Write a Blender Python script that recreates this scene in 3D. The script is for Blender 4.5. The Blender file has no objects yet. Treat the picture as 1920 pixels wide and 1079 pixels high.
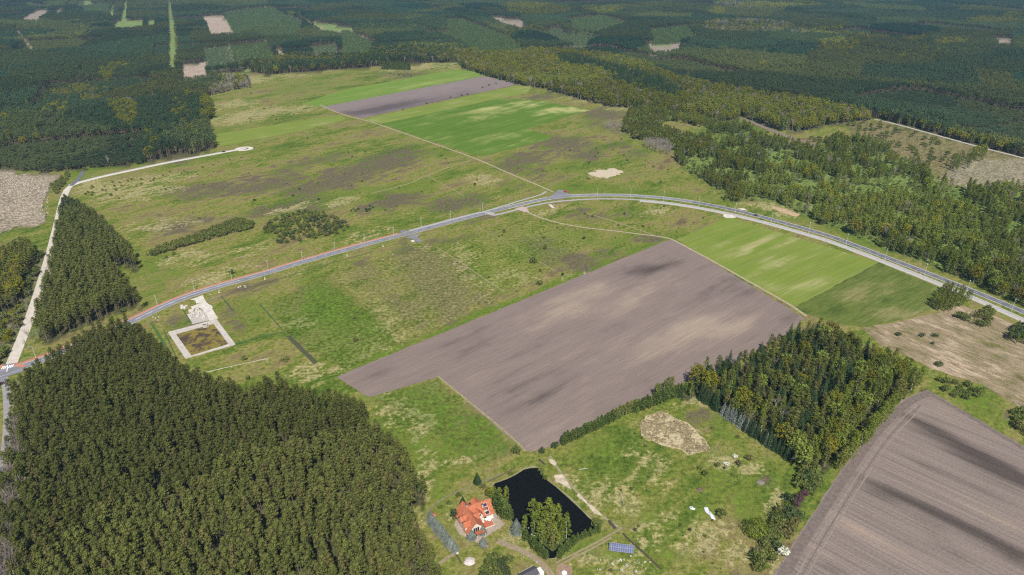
import bpy, bmesh, math, random
import numpy as np
from mathutils import Vector, Matrix

R = math.radians
rng = np.random.default_rng(7)
random.seed(7)
scene = bpy.context.scene
COL = scene.collection

# ------------------------------------------------------------------ camera
CAM_H, PITCH, FPX = 242.0, 27.1, 1280.0
HAZE = 0.00005
cam = bpy.data.cameras.new("camera")
cam.sensor_width = 36.0
cam.lens = 36.0 * FPX / 1920.0
cam.clip_start, cam.clip_end = 1.0, 60000.0
cam_o = bpy.data.objects.new("camera", cam)
COL.objects.link(cam_o)
cam_o.location = (0, 0, CAM_H)
cam_o.rotation_euler = (R(90 - PITCH), 0, 0)
scene.camera = cam_o

# ------------------------------------------------------------------ light
SUN_EL, SUN_AZ = 52.0, 170.0          # azimuth clockwise from +Y (the view direction)
world = bpy.data.worlds.new("World")
scene.world = world
world.use_nodes = True
wn = world.node_tree
bg = wn.nodes["Background"]
sky = wn.nodes.new("ShaderNodeTexSky")
sky.sky_type = 'NISHITA'
sky.sun_disc = False
sky.sun_elevation = R(SUN_EL)
sky.sun_rotation = R(SUN_AZ)
sky.altitude = 100
wn.links.new(sky.outputs[0], bg.inputs[0])
bg.inputs[1].default_value = 0.07
sun = bpy.data.lights.new("sun", 'SUN')
sun.energy = 4.3
sun.angle = R(0.53)
sun.color = (1.0, 0.955, 0.89)
sun_o = bpy.data.objects.new("sun", sun)
COL.objects.link(sun_o)
sun_o.location = (0, -200, 600)
sun_o.rotation_euler = (R(90 - SUN_EL), 0, R(180 - SUN_AZ))
vs = scene.view_settings
vs.view_transform = 'Standard'
vs.look = 'None'
vs.exposure = 0.42
vs.gamma = 1.0
vs.use_curve_mapping = False
scene.render.engine = 'CYCLES'
cy = scene.cycles
cy.max_bounces = 4
cy.diffuse_bounces = 2
cy.glossy_bounces = 2
cy.transmission_bounces = 2
cy.transparent_max_bounces = 4
cy.volume_bounces = 0
cy.use_denoising = False
cy.filter_width = 1.2

# ------------------------------------------------------------------ projection: survey points of the photograph as ground coordinates
SP, CP = math.sin(R(PITCH)), math.cos(R(PITCH))

def g(x, y, z=0.0):
    u, v = (x - 960.0) / FPX, (y - 539.5) / FPX
    dy, dz = CP - v * SP, -SP - v * CP
    t = (CAM_H - z) / -dz
    return (u * t, dy * t)

def g3(x, y, z=0.0):
    a = g(x, y)
    return Vector((a[0], a[1], z))

def proj(X, Y, Z=0.0):
    zc = Y * CP - (Z - CAM_H) * SP
    yc = Y * SP + (Z - CAM_H) * CP
    zc = np.maximum(zc, 1e-3)
    return 960.0 + FPX * X / zc, 539.5 - FPX * yc / zc

def gp(pts, H=17.0):
    return np.array([g(p[0], p[1], H if len(p) > 2 else 0.0) for p in pts])

def inside(P, poly):
    x, y = P[:, 0], P[:, 1]
    r = np.zeros(len(P), bool)
    n = len(poly)
    j = n - 1
    for i in range(n):
        xi, yi = poly[i]
        xj, yj = poly[j]
        if yi != yj:
            c = ((yi > y) != (yj > y)) & (x < (xj - xi) * (y - yi) / (yj - yi) + xi)
            r ^= c
        j = i
    return r

def polydist(P, line):
    d = np.full(len(P), 1e9)
    for a, b in zip(line[:-1], line[1:]):
        ab = b - a
        t = np.clip(((P - a) @ ab) / max(ab @ ab, 1e-9), 0, 1)
        d = np.minimum(d, np.hypot(*(P - a - t[:, None] * ab).T))
    return d

_H = np.random.default_rng(3).random((256, 256))
def vnoise(x, y):
    xi, yi = np.floor(x).astype(int), np.floor(y).astype(int)
    fx, fy = x - xi, y - yi
    fx, fy = fx * fx * (3 - 2 * fx), fy * fy * (3 - 2 * fy)
    a = _H[xi & 255, yi & 255]; b = _H[(xi + 1) & 255, yi & 255]
    c = _H[xi & 255, (yi + 1) & 255]; d = _H[(xi + 1) & 255, (yi + 1) & 255]
    return (a * (1 - fx) + b * fx) * (1 - fy) + (c * (1 - fx) + d * fx) * fy
def fbm(x, y, o=3):
    s, w, t = 0, 1.0, 0
    for k in range(o):
        s = s + w * vnoise(x * 2 ** k + 17.3 * k, y * 2 ** k - 9.1 * k)
        t += w; w *= .55
    return s / t

def smooth(poly, n=2):
    P = [Vector((p[0], p[1])) for p in poly]
    for _ in range(n):
        Q = [P[0]]
        for a, b in zip(P[:-1], P[1:]):
            Q += [a * .75 + b * .25, a * .25 + b * .75]
        Q.append(P[-1])
        P = Q
    return P

# ------------------------------------------------------------------ node helpers
def new_mat(name):
    m = bpy.data.materials.new(name)
    m.use_nodes = True
    nt = m.node_tree
    nt.nodes.clear()
    out = nt.nodes.new("ShaderNodeOutputMaterial")
    return m, nt, out

class NB:
    def __init__(s, nt): s.nt = nt
    def n(s, t, **kw):
        k = s.nt.nodes.new(t)
        for a, b in kw.items(): setattr(k, a, b)
        return k
    def put(s, sock, v):
        if v is None: return
        if isinstance(v, bpy.types.NodeSocket): s.nt.links.new(v, sock)
        else:
            if hasattr(sock.default_value, '__len__') and not isinstance(v, (int, float)):
                v = tuple(v)
                if len(sock.default_value) == 4 and len(v) == 3: v = v + (1.0,)
            sock.default_value = v
    def math(s, op, a, b=None, c=None, clamp=False):
        k = s.n("ShaderNodeMath", operation=op, use_clamp=clamp)
        for i, v in enumerate((a, b, c)): s.put(k.inputs[i], v)
        return k.outputs[0]
    def mix(s, f, a, b, mode='MIX'):
        k = s.n("ShaderNodeMix", data_type='RGBA', blend_type=mode, clamp_factor=True)
        s.put(k.inputs[0], f); s.put(k.inputs[6], a); s.put(k.inputs[7], b)
        return k.outputs[2]
    def noise(s, vec, scale, detail=3, rough=.55, dist=0.0):
        k = s.n("ShaderNodeTexNoise")
        s.put(k.inputs["Vector"], vec); k.inputs["Scale"].default_value = scale
        k.inputs["Detail"].default_value = detail; k.inputs["Roughness"].default_value = rough
        k.inputs["Distortion"].default_value = dist
        return k.outputs["Fac"]
    def ss(s, x, lo, hi, a=0.0, b=1.0):
        k = s.n("ShaderNodeMapRange", interpolation_type='SMOOTHSTEP')
        s.put(k.inputs[0], x); s.put(k.inputs[1], lo); s.put(k.inputs[2], hi)
        k.inputs[3].default_value = a; k.inputs[4].default_value = b
        return k.outputs[0]
    def lin(s, x, lo, hi, a, b):
        k = s.n("ShaderNodeMapRange", clamp=True)
        s.put(k.inputs[0], x)
        for i, v in enumerate((lo, hi, a, b)): k.inputs[i + 1].default_value = v
        return k.outputs[0]
    def attr(s, name, kind='GEOMETRY'):
        k = s.n("ShaderNodeAttribute", attribute_name=name, attribute_type=kind)
        return k
    def pos(s): return s.n("ShaderNodeNewGeometry").outputs["Position"]
    def mapping(s, vec, rot=0.0, scale=(1, 1, 1)):
        k = s.n("ShaderNodeMapping")
        s.put(k.inputs[0], vec)
        k.inputs["Rotation"].default_value = (0, 0, rot)
        k.inputs["Scale"].default_value = scale
        return k.outputs[0]
    def mulc(s, c, f):
        k = s.n("ShaderNodeVectorMath", operation='SCALE')
        s.put(k.inputs[0], c); s.put(k.inputs[3], f)
        return k.outputs[0]
    def diffuse(s, col, out, bump=None, dist=.2, strength=.6):
        d = s.n("ShaderNodeBsdfDiffuse")
        s.put(d.inputs[0], col)
        if bump is not None:
            b = s.n("ShaderNodeBump")
            b.inputs["Strength"].default_value = strength; b.inputs["Distance"].default_value = dist
            s.put(b.inputs["Height"], bump)
            s.nt.links.new(b.outputs[0], d.inputs["Normal"])
        s.nt.links.new(d.outputs[0], out.inputs[0])
        return d

def flat_mat(name, col, var=.25, scale=1.5, rough=.8, metal=0.0, spec=.3):
    m, nt, out = new_mat(name)
    b = NB(nt)
    p = b.pos()
    n = b.noise(p, scale, 4)
    n2 = b.noise(p, scale * 9, 2)
    f = b.math('ADD', b.lin(n, .25, .75, 1 - var, 1 + var), b.lin(n2, .3, .7, -var * .4, var * .4))
    c = b.mulc(col, f)
    k = b.n("ShaderNodeBsdfPrincipled")
    b.put(k.inputs["Base Color"], c)
    k.inputs["Roughness"].default_value = rough
    k.inputs["Metallic"].default_value = metal
    k.inputs["Specular IOR Level"].default_value = spec
    nt.links.new(k.outputs[0], out.inputs[0])
    return m

def foliage_mat(name, colA, colB, colC=None, var=.35, trans=.22, stand=None, sk=1.0):
    """leaf colour drifts from tree to tree and from sprig to sprig"""
    m, nt, out = new_mat(name)
    b = NB(nt)
    oi = b.n("ShaderNodeObjectInfo")
    p = b.pos()
    r = oi.outputs["Random"]
    c = b.mix(r, colA, colB)
    if colC is not None:
        c = b.mix(b.math('MULTIPLY', b.ss(b.math('FRACT', b.math('MULTIPLY', r, 7.31)), .72, 1.0), .8), c, colC)
    if stand:
        vo = b.n("ShaderNodeTexVoronoi", distance='CHEBYCHEV'); vo.inputs["Scale"].default_value = 1 / 210.; vo.inputs["Randomness"].default_value = .75
        b.put(vo.inputs["Vector"], b.mapping(oi.outputs["Location"], .45))
        sx = b.n("ShaderNodeSeparateColor"); nt.links.new(vo.outputs["Color"], sx.inputs[0])
        sy = b.n("ShaderNodeSeparateXYZ"); nt.links.new(oi.outputs["Location"], sy.inputs[0])
        c = b.mix(b.math('MULTIPLY', b.lin(sx.outputs[0], 0, 1, .22 * sk, sk), b.ss(sy.outputs[1], 420, 900, .10, 1.0)), c, stand)
        c = b.mulc(c, b.lin(sx.outputs[1], 0, 1, .74, 1.3))
    n = b.noise(p, .35, 3)
    ni = b.n("ShaderNodeNewGeometry").outputs["Random Per Island"]
    f = b.math('MULTIPLY', b.lin(n, .3, .7, 1 - var, 1 + var), b.lin(ni, 0, 1, .80, 1.20))
    c = b.mulc(c, f)
    d = b.n("ShaderNodeBsdfDiffuse"); b.put(d.inputs[0], c)
    t = b.n("ShaderNodeBsdfTranslucent"); b.put(t.inputs[0], c)
    mx = b.n("ShaderNodeMixShader"); mx.inputs[0].default_value = trans
    nt.links.new(d.outputs[0], mx.inputs[1]); nt.links.new(t.outputs[0], mx.inputs[2])
    nt.links.new(mx.outputs[0], out.inputs[0])
    return m

# ------------------------------------------------------------------ mesh helpers
class MB:
    def __init__(s): s.v, s.f, s.m = [], [], []
    def quad(s, a, b, c, d, m=0):
        i = len(s.v); s.v += [tuple(a), tuple(b), tuple(c), tuple(d)]; s.f.append((i, i + 1, i + 2, i + 3)); s.m.append(m)
    def tri(s, a, b, c, m=0):
        i = len(s.v); s.v += [tuple(a), tuple(b), tuple(c)]; s.f.append((i, i + 1, i + 2)); s.m.append(m)
    def poly(s, pts, m=0):
        i = len(s.v); s.v += [tuple(p) for p in pts]; s.f.append(tuple(range(i, i + len(pts)))); s.m.append(m)
    def tube(s, p0, p1, r0, r1, n=5, m=0, cap=True):
        p0, p1 = Vector(p0), Vector(p1)
        d = (p1 - p0)
        if d.length < 1e-6: return
        d.normalize()
        a = d.orthogonal().normalized(); b = d.cross(a)
        i = len(s.v)
        for p, r in ((p0, r0), (p1, r1)):
            for k in range(n):
                t = 2 * math.pi * k / n
                s.v.append(tuple(p + a * (r * math.cos(t)) + b * (r * math.sin(t))))
        for k in range(n):
            s.f.append((i + k, i + (k + 1) % n, i + n + (k + 1) % n, i + n + k)); s.m.append(m)
        if cap:
            s.f.append(tuple(range(i + n, i + 2 * n))); s.m.append(m)
            s.f.append(tuple(reversed(range(i, i + n)))); s.m.append(m)
    def box(s, c, size, m=0, rot=0.0, mat=None):
        hx, hy, hz = size[0] / 2, size[1] / 2, size[2] / 2
        M = Matrix.Translation(Vector(c)) @ Matrix.Rotation(rot, 4, 'Z')
        if mat is not None: M = mat @ M
        P = [M @ Vector((x * hx, y * hy, z * hz)) for z in (-1, 1) for y in (-1, 1) for x in (-1, 1)]
        i = len(s.v); s.v += [tuple(p) for p in P]
        for f in ((0, 2, 3, 1), (4, 5, 7, 6), (0, 1, 5, 4), (2, 6, 7, 3), (0, 4, 6, 2), (1, 3, 7, 5)):
            s.f.append(tuple(i + k for k in f)); s.m.append(m)
    def card(s, c, nrm, w, h, m=0, roll=None):
        c, nrm = Vector(c), Vector(nrm)
        if nrm.length < 1e-6: nrm = Vector((0, 0, 1))
        nrm.normalize()
        a = nrm.orthogonal().normalized()
        a = Matrix.Rotation(random.uniform(0, 6.283) if roll is None else roll, 3, nrm) @ a
        b = nrm.cross(a)
        k = random.uniform(-.25, .25)
        s.quad(c - a * w * .5 - b * h * .35, c + a * w * k - b * h * .5 , c + a * w * .5 + b * h * .3, c - a * w * k + b * h * .55, m)
    def add(s, o, M=None):
        i = len(s.v)
        s.v += [tuple(M @ Vector(p)) for p in o.v] if M is not None else list(o.v)
        s.f += [tuple(i + k for k in f) for f in o.f]; s.m += list(o.m)
    def mesh(s, name, mats):
        me = bpy.data.meshes.new(name)
        me.from_pydata(s.v, [], s.f)
        for m in (mats if isinstance(mats, (list, tuple)) else [mats]): me.materials.append(m)
        me.polygons.foreach_set("material_index", s.m)
        me.update()
        return me
    def build(s, name, mats, parent=None, loc=None):
        o = bpy.data.objects.new(name, s.mesh(name, mats))
        COL.objects.link(o)
        if parent is not None: o.parent = parent
        if loc is not None: o.location = loc
        return o

def tag(o, label=None, cat=None, group=None, kind=None):
    if label: o["label"] = label
    if cat: o["category"] = cat
    if group: o["group"] = group
    if kind: o["kind"] = kind
    return o

def empty(name, loc, rz=0.0, label=None, cat=None, group=None):
    o = bpy.data.objects.new(name, None)
    o.empty_display_size = 1.0
    COL.objects.link(o)
    o.location = loc; o.rotation_euler = (0, 0, rz)
    return tag(o, label, cat, group)

def mesh_obj(name, me, parent=None, loc=(0, 0, 0), rz=0.0, sc=None):
    o = bpy.data.objects.new(name, me)
    COL.objects.link(o)
    o.parent = parent
    o.location = loc; o.rotation_euler = (0, 0, rz)
    if sc is not None: o.scale = sc
    return o

def copy_tree(o, parent=None):
    c = o.copy(); COL.objects.link(c)
    if parent is not None: c.parent = parent
    for ch in list(o.children): copy_tree(ch, c)
    return c

# ------------------------------------------------------------------ survey data (photograph coordinates)
W_A = [(40,690,1),(70,664,1),(110,640,1),(170,605,1),(224,580,1),(262,606,1),(310,645,1),(335,676,1),(400,700,1),(450,711,1),(478,722,1),(488,708,1),(515,690,1),(548,715,1),(590,728,1),(640,727,1),(672,745,1),(707,783,1),(740,813,1),(773,852,1),(793,884,1),(796,905,1),(775,945),(773,965),(787,1003),(797,1050),(822,1085),(860,1260),(-330,1260),(-120,1000),(-30,905),(14,830),(30,750)]
W_B = [(123,362,1),(160,380,1),(187,397,1),(213,423,1),(247,457,1),(252,478,1),(230,499),(213,508),(240,520,1),(264,560,1),(256,577),(205,594),(150,618),(118,632),(90,645),(72,640),(82,590),(100,520),(112,455),(121,400)]
W_C = [(-120,470,1),(0,452,1),(40,432,1),(66,450,1),(66,500),(48,545),(28,580),(-120,640)]
W_C2 = [(66,480),(92,470),(84,505),(64,575),(40,640),(8,690),(-120,700),(-120,640),(28,590),(48,545)]
W_FAR = [(-170,-8),(2090,-8),(2090,330),(1920,297),(1840,277),(1745,250),(1647,224),(1560,205),(1480,188),(1400,178),(1280,152),(1200,120),(1120,103),(1050,98),(940,97),(860,98),(855,112),(840,118),(770,120),(640,131),(500,141),(462,134),(400,140),(390,146),(420,160),(383,183),(388,192),(402,216),(388,230),(390,240),(407,278),(367,292),(333,293),(267,308),(213,313),(143,318),(83,325),(0,318),(-170,312)]
W_BELT = [(845,104),(940,100),(1050,102),(1120,108),(1200,125),(1280,158),(1400,182),(1480,192),(1560,208),(1640,226),(1560,235),(1500,248),(1440,244),(1395,224),(1340,230),(1290,220),(1240,214),(1187,204),(1140,201),(1113,193),(1073,183),(1023,168),(973,160),(923,147),(867,129)]
W_G1 = [(1165,243),(1178,212),(1215,206),(1290,221),(1345,231),(1330,243),(1262,228),(1225,236),(1290,262),(1330,262),(1330,300),(1262,285),(1230,268),(1190,262)]
W_G2 = [(1262,296),(1300,282),(1380,272),(1385,258),(1330,250),(1330,236),(1390,236),(1440,262),(1500,275),(1570,262),(1640,268),(1725,312),(1790,350),(1830,358),(1945,352),(1945,590),(1863,549),(1813,527),(1730,493),(1647,463),(1580,433),(1527,413),(1478,390),(1440,374),(1395,380),(1362,378),(1330,345),(1290,322)]
W_I = [(1270,713,1),(1300,690,1),(1325,672,1),(1362,655,1),(1400,648,1),(1450,623,1),(1510,600,1),(1545,596,1),(1600,612,1),(1640,640,1),(1690,656,1),(1740,690,1),(1752,712,1),(1734,727),(1676,744),(1624,786),(1584,836),(1558,872),(1545,890),(1510,886),(1482,858),(1452,840),(1420,816),(1385,796),(1345,766),(1312,742),(1280,752)]
CLEAR = [(-120,320),(0,322),(110,330),(100,345),(78,385),(90,415),(60,430),(30,425),(0,440),(-120,450)]
HOLES = dict(
    cut_a=[(379,32),(416,29),(425,38),(440,57,1),(394,59,1)],
    young_a=[(417,27),(445,22),(470,18),(510,16),(570,46),(550,66,1),(500,66,1),(478,52,1),(440,58,1),(425,38)],
    plant_a=[(380,92),(428,87),(453,129),(388,137)],
    cut_b=[(340,121),(384,119),(390,142,1),(343,149,1)],
    young_b=[(430,88),(500,81),(520,106,1),(441,110,1)],
    plant_b=[(579,89),(627,83),(642,93,1),(590,98,1)],
    cut_c=[(911,34),(930,33),(955,36),(972,37),(983,42),(978,52,1),(962,47,1),(938,42,1)],
    cut_d=[(1208,86),(1228,81),(1258,77.5),(1279,79),(1275,87,1),(1250,91.5,1),(1222,92,1)],
    plant_c=[(1019,60),(1050,52),(1062,64),(1100,68),(1130,75),(1090,82,1),(1052,75,1)],
    cut_e=[(41,36),(69,21),(96,19),(67,38,1),(45,37,1)],
    young_c=[(62,19),(64,11),(92,12),(92,19)],
    cut_f=[(143,9),(148,2),(172,2),(170,9,1),(145,10,1)],
    strip_a=[(226,39),(235,5),(242,5),(234,41,1),(227,41,1)],
    strip_b=[(213,47),(220,41),(270,38),(268,46,1),(214,49,1)],
    strip_c=[(205,30),(216,6),(221,6),(210,30,1)],
    strip_d=[(275,42),(290,38),(291,42,1),(276,46,1)],
    strip_e=[(586,40),(660,54),(668,62,1),(600,52,1)],
    lane_a=[(311,-8),(318,-8),(331,60),(331,136),(317,136),(317,60)],
    cut_g=[(1862,74),(1880,71),(1900,74),(1896,80,1),(1874,79,1)],
    young_d=[(640,60),(652,58),(702,84),(690,96,1),(640,96,1)],
    young_e=[(832,40),(868,40),(955,72),(990,90,1),(900,94,1),(850,62,1)],
    young_f=[(1062,38),(1130,30),(1185,48),(1120,58,1),(1075,52,1)],
    young_g=[(150,13),(205,6),(205,20,1),(160,22,1)],
    young_h=[(1215,60),(1290,52),(1310,68,1),(1225,73,1)],
    glade=[(455,132),(470,130),(470,136),(455,137)],
)
LANES = [([(976,54),(1014,66),(1052,80),(1090,93)], 24), ([(506,19),(544,70)], 14), ([(541,23),(605,60),(650,63)], 16), ([(520,93),(533,114)], 12), ([(427,88),(453,129)], 6), ([(700,76),(645,62)], 12), ([(806,14),(822,21)], 22), ([(880,24),(930,40)], 12), ([(100,33),(138,6)], 16), ([(30,60),(66,100)], 9), ([(230,75),(316,62)], 10), ([(440,106),(468,103)], 8)]
MAIN_W = [(-40,716),(20,695),(65,681),(110,663),(160,641),(210,619),(255,600),(300,578),(350,556.5),(400,540.5),(450,526.5),(500,512.5),(550,497),(600,482.5),(650,468.5),(700,455),(752,441.5),(800,429),(850,415.5),(906,401),(950,390),(1000,378),(1040,370.5),(1080,367),(1150,366),(1200,368),(1250,372),(1300,379),(1360,390.5),(1420,405),(1468,418),(1520,432.5),(1560,444.5),(1620,467),(1690,494),(1760,521),(1840,552.5),(1920,586),(2010,624),(2120,672)]
CYC_S = [(923,405),(950,399),(978,391.5),(1000,386),(1030,380),(1070,376),(1116,373.5),(1160,373.5),(1200,375.5),(1250,380),(1300,387.5),(1360,399),(1420,413),(1468,426),(1520,441),(1560,453),(1620,475.5),(1690,503),(1760,531),(1840,564),(1920,600),(2010,639),(2120,690)]
CONC = [(20,686),(33,655),(48,617),(62,580),(76,536),(90,489),(103,440),(112,400),(118,373),(126,356)]
CONC2 = [(124,358),(133,348),(160,340),(200,330),(250,319.5),(300,308.5),(350,299),(400,290),(440,282.5),(462,279)]
TRACK_S = [(985,394),(992,400),(1008,407),(1030,414),(1060,421.5),(1100,428),(1140,432),(1180,437),(1220,442),(1250,446),(1264,451),(1290,465),(1340,492),(1400,526),(1450,554),(1490,577),(1512,594)]
TRACK_N = [(600,197),(640,215),(690,227),(740,244),(800,265),(860,286),(900,301),(960,328),(1010,348),(1038,361)]
PATH_E = [(1640,224),(1680,233),(1745,251),(1840,277),(1920,297),(2000,318)]
RAIL = [(1390,222),(1430,238),(1480,258),(1530,274)]
LANE_SW = [(8,705),(13,740),(15,780),(11,840),(0,900),(-20,960)]
PLOUGH_A = [(632,707),(640,703),(1248,452),(1266,450),(1300,472),(1400,531),(1509,597),(1480,625),(1400,668),(1310,706),(1240,735),(1170,777),(1100,812),(1035,838),(1000,848),(985,846),(821,707),(692,746)]
PLOUGH_B = [(1739,731),(1920,838),(2080,930),(2400,1120),(2400,1400),(1330,1400),(1449,1079),(1480,1030),(1515,975),(1555,915),(1600,850),(1640,797),(1695,747)]
PLOUGH_C = [(603,201),(907,143),(969,157.5),(960,161),(677,222.5)]
CROP_A = [(715,233),(937,185),(1007,188),(1107,207),(1067,218),(987,242),(1034,255),(1030,262),(902,294),(800,262)]
CROP_B = [(1269,449),(1368,407.5),(1648,492.5),(1489,577),(1400,526),(1300,468)]
CROP_C = [(565,195),(640,170),(750,150),(850,131),(895,134),(907,143),(603,201)]
CROP_D = [(680,224),(968,161),(1000,163),(985,176),(937,185),(715,233)]
CROP_E = [(402,252),(640,215),(648,225),(560,247),(410,276)]
MEADOW_D = [(1648,493),(1766,541),(1745,580),(1700,598),(1620,614),(1560,606),(1515,590),(1489,577)]
FALLOW = [(1614,617),(1700,600),(1752,588),(1800,572),(1860,590),(1920,618),(2050,690),(2050,830),(1920,768),(1840,722),(1752,694),(1690,664),(1650,648)]

roads_keep = [(MAIN_W, 8.0), (CYC_S, 5), (CONC, 4.5), (CONC2, 6), (TRACK_S, 3), (TRACK_N, 3), (PATH_E, 4), (RAIL, 6), (LANE_SW, 4.0)]
ROADW = [(np.array([g(*p) for p in L]), w) for L, w in roads_keep]
HOLEW = {k: gp(v) for k, v in HOLES.items()}
LANEW = [(np.array([g(*p) for p in L]), w) for L, w in LANES]

# ------------------------------------------------------------------ ground
# (type, x, y, rx, ry, tilt in degrees, strength); soft patches of a different turf
BL = [
 ('heath',470,352,100,9,-8,.8),('heath',380,352,70,9,-5,.8),('heath',650,332,70,14,-12,.85),('heath',590,352,50,11,-10,.8),('heath',330,300,30,8,0,.6),
 ('heath',735,302,45,14,-14,.9),('heath',690,318,40,12,-12,.9),('heath',520,394,75,8,-10,.8),('heath',610,395,50,6,-12,.5),('heath',320,427,38,9,-5,.9),('heath',360,418,40,8,-8,.6),
 ('heath',745,378,42,12,-10,.9),('heath',700,388,30,8,-12,.6),('heath',850,384,45,10,-6,.7),('heath',880,372,28,8,0,.6),('heath',590,300,60,7,-8,.5),('heath',520,325,40,6,-8,.6),
 ('heath',1045,268,60,12,5,.75),('heath',1090,290,38,9,0,.7),('heath',985,300,50,9,-8,.8),('heath',1140,214,38,9,0,.8),('heath',1010,181,26,4,-5,.8),('heath',765,140,30,6,-5,.5),('heath',750,138,40,4,0,.6),
 ('heath',1150,240,50,10,10,.4),('heath',1180,285,40,12,15,.4),('heath',1000,325,60,8,10,.5),('heath',940,345,50,8,10,.3),
 ('heath',800,520,32,62,-38,.8),('heath',848,560,26,36,-38,.85),('heath',690,515,20,40,-38,.45),('heath',755,575,34,14,20,.7),('heath',795,605,22,12,0,.5),('heath',905,562,24,8,15,.8),('heath',850,505,30,30,-38,.4),
 ('heath',1065,492,50,14,8,.8),('heath',1015,462,40,10,10,.6),('heath',1210,449,26,6,0,.7),('heath',1150,480,36,10,5,.4),('heath',1100,402,60,8,4,.45),('heath',1190,400,60,10,6,.3),('heath',900,412,50,7,-14,.4),
 ('heath',430,595,20,40,-40,.35),('heath',345,600,35,16,-12,.4),('heath',820,455,60,7,-14,.4),('heath',470,545,50,8,-12,.45),('heath',1890,775,40,10,20,.3),('heath',1310,790,26,18,20,.35),('heath',1428,905,14,9,0,.8),
 ('dry',560,603,26,10,10,.8),('dry',870,478,22,10,35,.85),('dry',988,528,26,6,-10,.8),('dry',960,520,40,8,-10,.5),('dry',1080,520,30,6,-10,.5),('dry',905,338,24,6,0,.9),('dry',640,380,28,5,-14,.95),('dry',545,392,40,4,-14,.85),
 ('dry',300,424,60,8,-6,.55),('dry',350,482,45,10,-8,.6),('dry',410,520,65,10,-14,.6),('dry',470,470,40,8,-8,.4),('dry',490,213,95,5,-7,.95),('dry',430,197,40,5,-5,.85),('dry',450,225,50,5,-8,.8),('dry',480,150,26,5,-6,.9),('dry',690,443,40,8,-14,.5),
 ('dry',240,345,60,10,-8,.6),('dry',180,352,34,10,-8,.95),('dry',260,360,70,9,-8,.75),('dry',330,330,40,6,-8,.5),('dry',560,510,40,6,-14,.3),('dry',800,465,30,6,30,.5),
 ('dry',755,782,46,24,28,.62),('dry',845,865,36,9,-8,.55),('dry',795,900,16,60,15,.45),('dry',785,960,10,20,0,.6),('dry',1265,820,66,22,14,.35),('dry',1405,882,30,12,-10,.8),('dry',1362,868,26,10,0,.6),('dry',1452,948,13,24,12,.85),('dry',1372,1045,34,24,20,.7),('dry',1448,1062,12,24,20,.8),
 ('dry',1315,752,20,9,10,.8),('dry',1280,765,40,8,-30,.4),('dry',1060,905,30,10,30,.55),('dry',1140,930,60,30,20,.45),('dry',1210,880,50,30,20,.4),('dry',1300,1000,60,30,10,.5),('dry',1130,1060,80,20,0,.4),('dry',1210,1010,40,20,0,.55),
 ('dry',1440,392,50,6,12,.7),('dry',1475,396,26,7,14,.8),('dry',1130,325,34,8,-4,.5),('dry',1220,400,30,8,0,.5),('dry',1235,396,24,7,0,.8),('dry',1030,396,40,4,-8,.6),('dry',660,680,60,9,-30,.4),('dry',590,700,50,16,-8,.5),('dry',700,640,40,12,20,.4),
 ('dry',790,125,60,5,-4,.7),('dry',850,130,40,4,0,.5),('dry',560,138,60,4,-6,.6),('dry',1180,205,40,5,6,.7),('dry',1100,190,50,4,12,.6),('dry',720,600,14,50,-40,.5),('dry',880,520,14,60,-50,.4),('dry',870,970,40,20,0,.3),('dry',960,1000,40,14,30,.5),('dry',900,1010,50,26,0,.2),
 ('dry',1700,560,40,14,20,.2),('dry',960,250,30,5,-8,.4),
 ('lush',800,815,70,55,30,.7),('lush',910,815,50,22,20,.7),('lush',720,745,40,10,-10,.6),('lush',620,575,34,50,-40,.7),('lush',700,600,26,40,-40,.5),('lush',470,583,36,22,20,.45),('lush',575,165,70,10,-8,.5),('lush',480,250,70,9,-8,.7),('lush',430,252,30,12,-8,.8),
 ('lush',900,520,26,30,-40,.55),('lush',870,500,30,12,30,.6),('lush',1120,450,70,16,5,.5),('lush',560,385,100,10,-12,.3),('lush',740,360,120,10,-14,.5),('lush',660,365,90,8,-12,.55),('lush',830,290,80,9,14,.4),('lush',300,500,50,26,-10,.55),('lush',280,555,40,16,-10,.5),
 ('lush',1150,360,200,8,4,.6),('lush',1120,320,120,12,4,.35),('lush',1480,400,60,10,16,.8),('lush',1600,440,90,9,22,.7),('lush',1400,280,70,20,5,.8),('lush',1380,232,80,10,5,.6),('lush',1360,810,50,10,30,.6),('lush',1400,900,70,40,20,.55),('lush',1420,960,40,26,0,.5),
 ('lush',1270,985,110,16,-34,.55),('lush',1330,940,60,14,-34,.5),('lush',1100,1020,80,9,-30,.6),('lush',880,985,40,26,20,.35),('lush',830,940,30,40,20,.55),('lush',1180,965,60,40,20,.35),('lush',1130,860,60,30,10,.45),('lush',1180,1040,90,20,0,.5),('lush',1830,760,70,20,25,.6),('lush',400,705,60,14,-10,.3),('lush',680,700,30,8,-20,.5),
 ('lush',950,571,330,5,-22.3,1.0),('lush',740,655,110,4,-23,.8),('lush',1150,498,100,4,-23,.8),('lush',230,315,60,5,-10,.6),('lush',150,335,20,10,0,.7),('lush',380,297,60,4,-9,.5),
]

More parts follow.
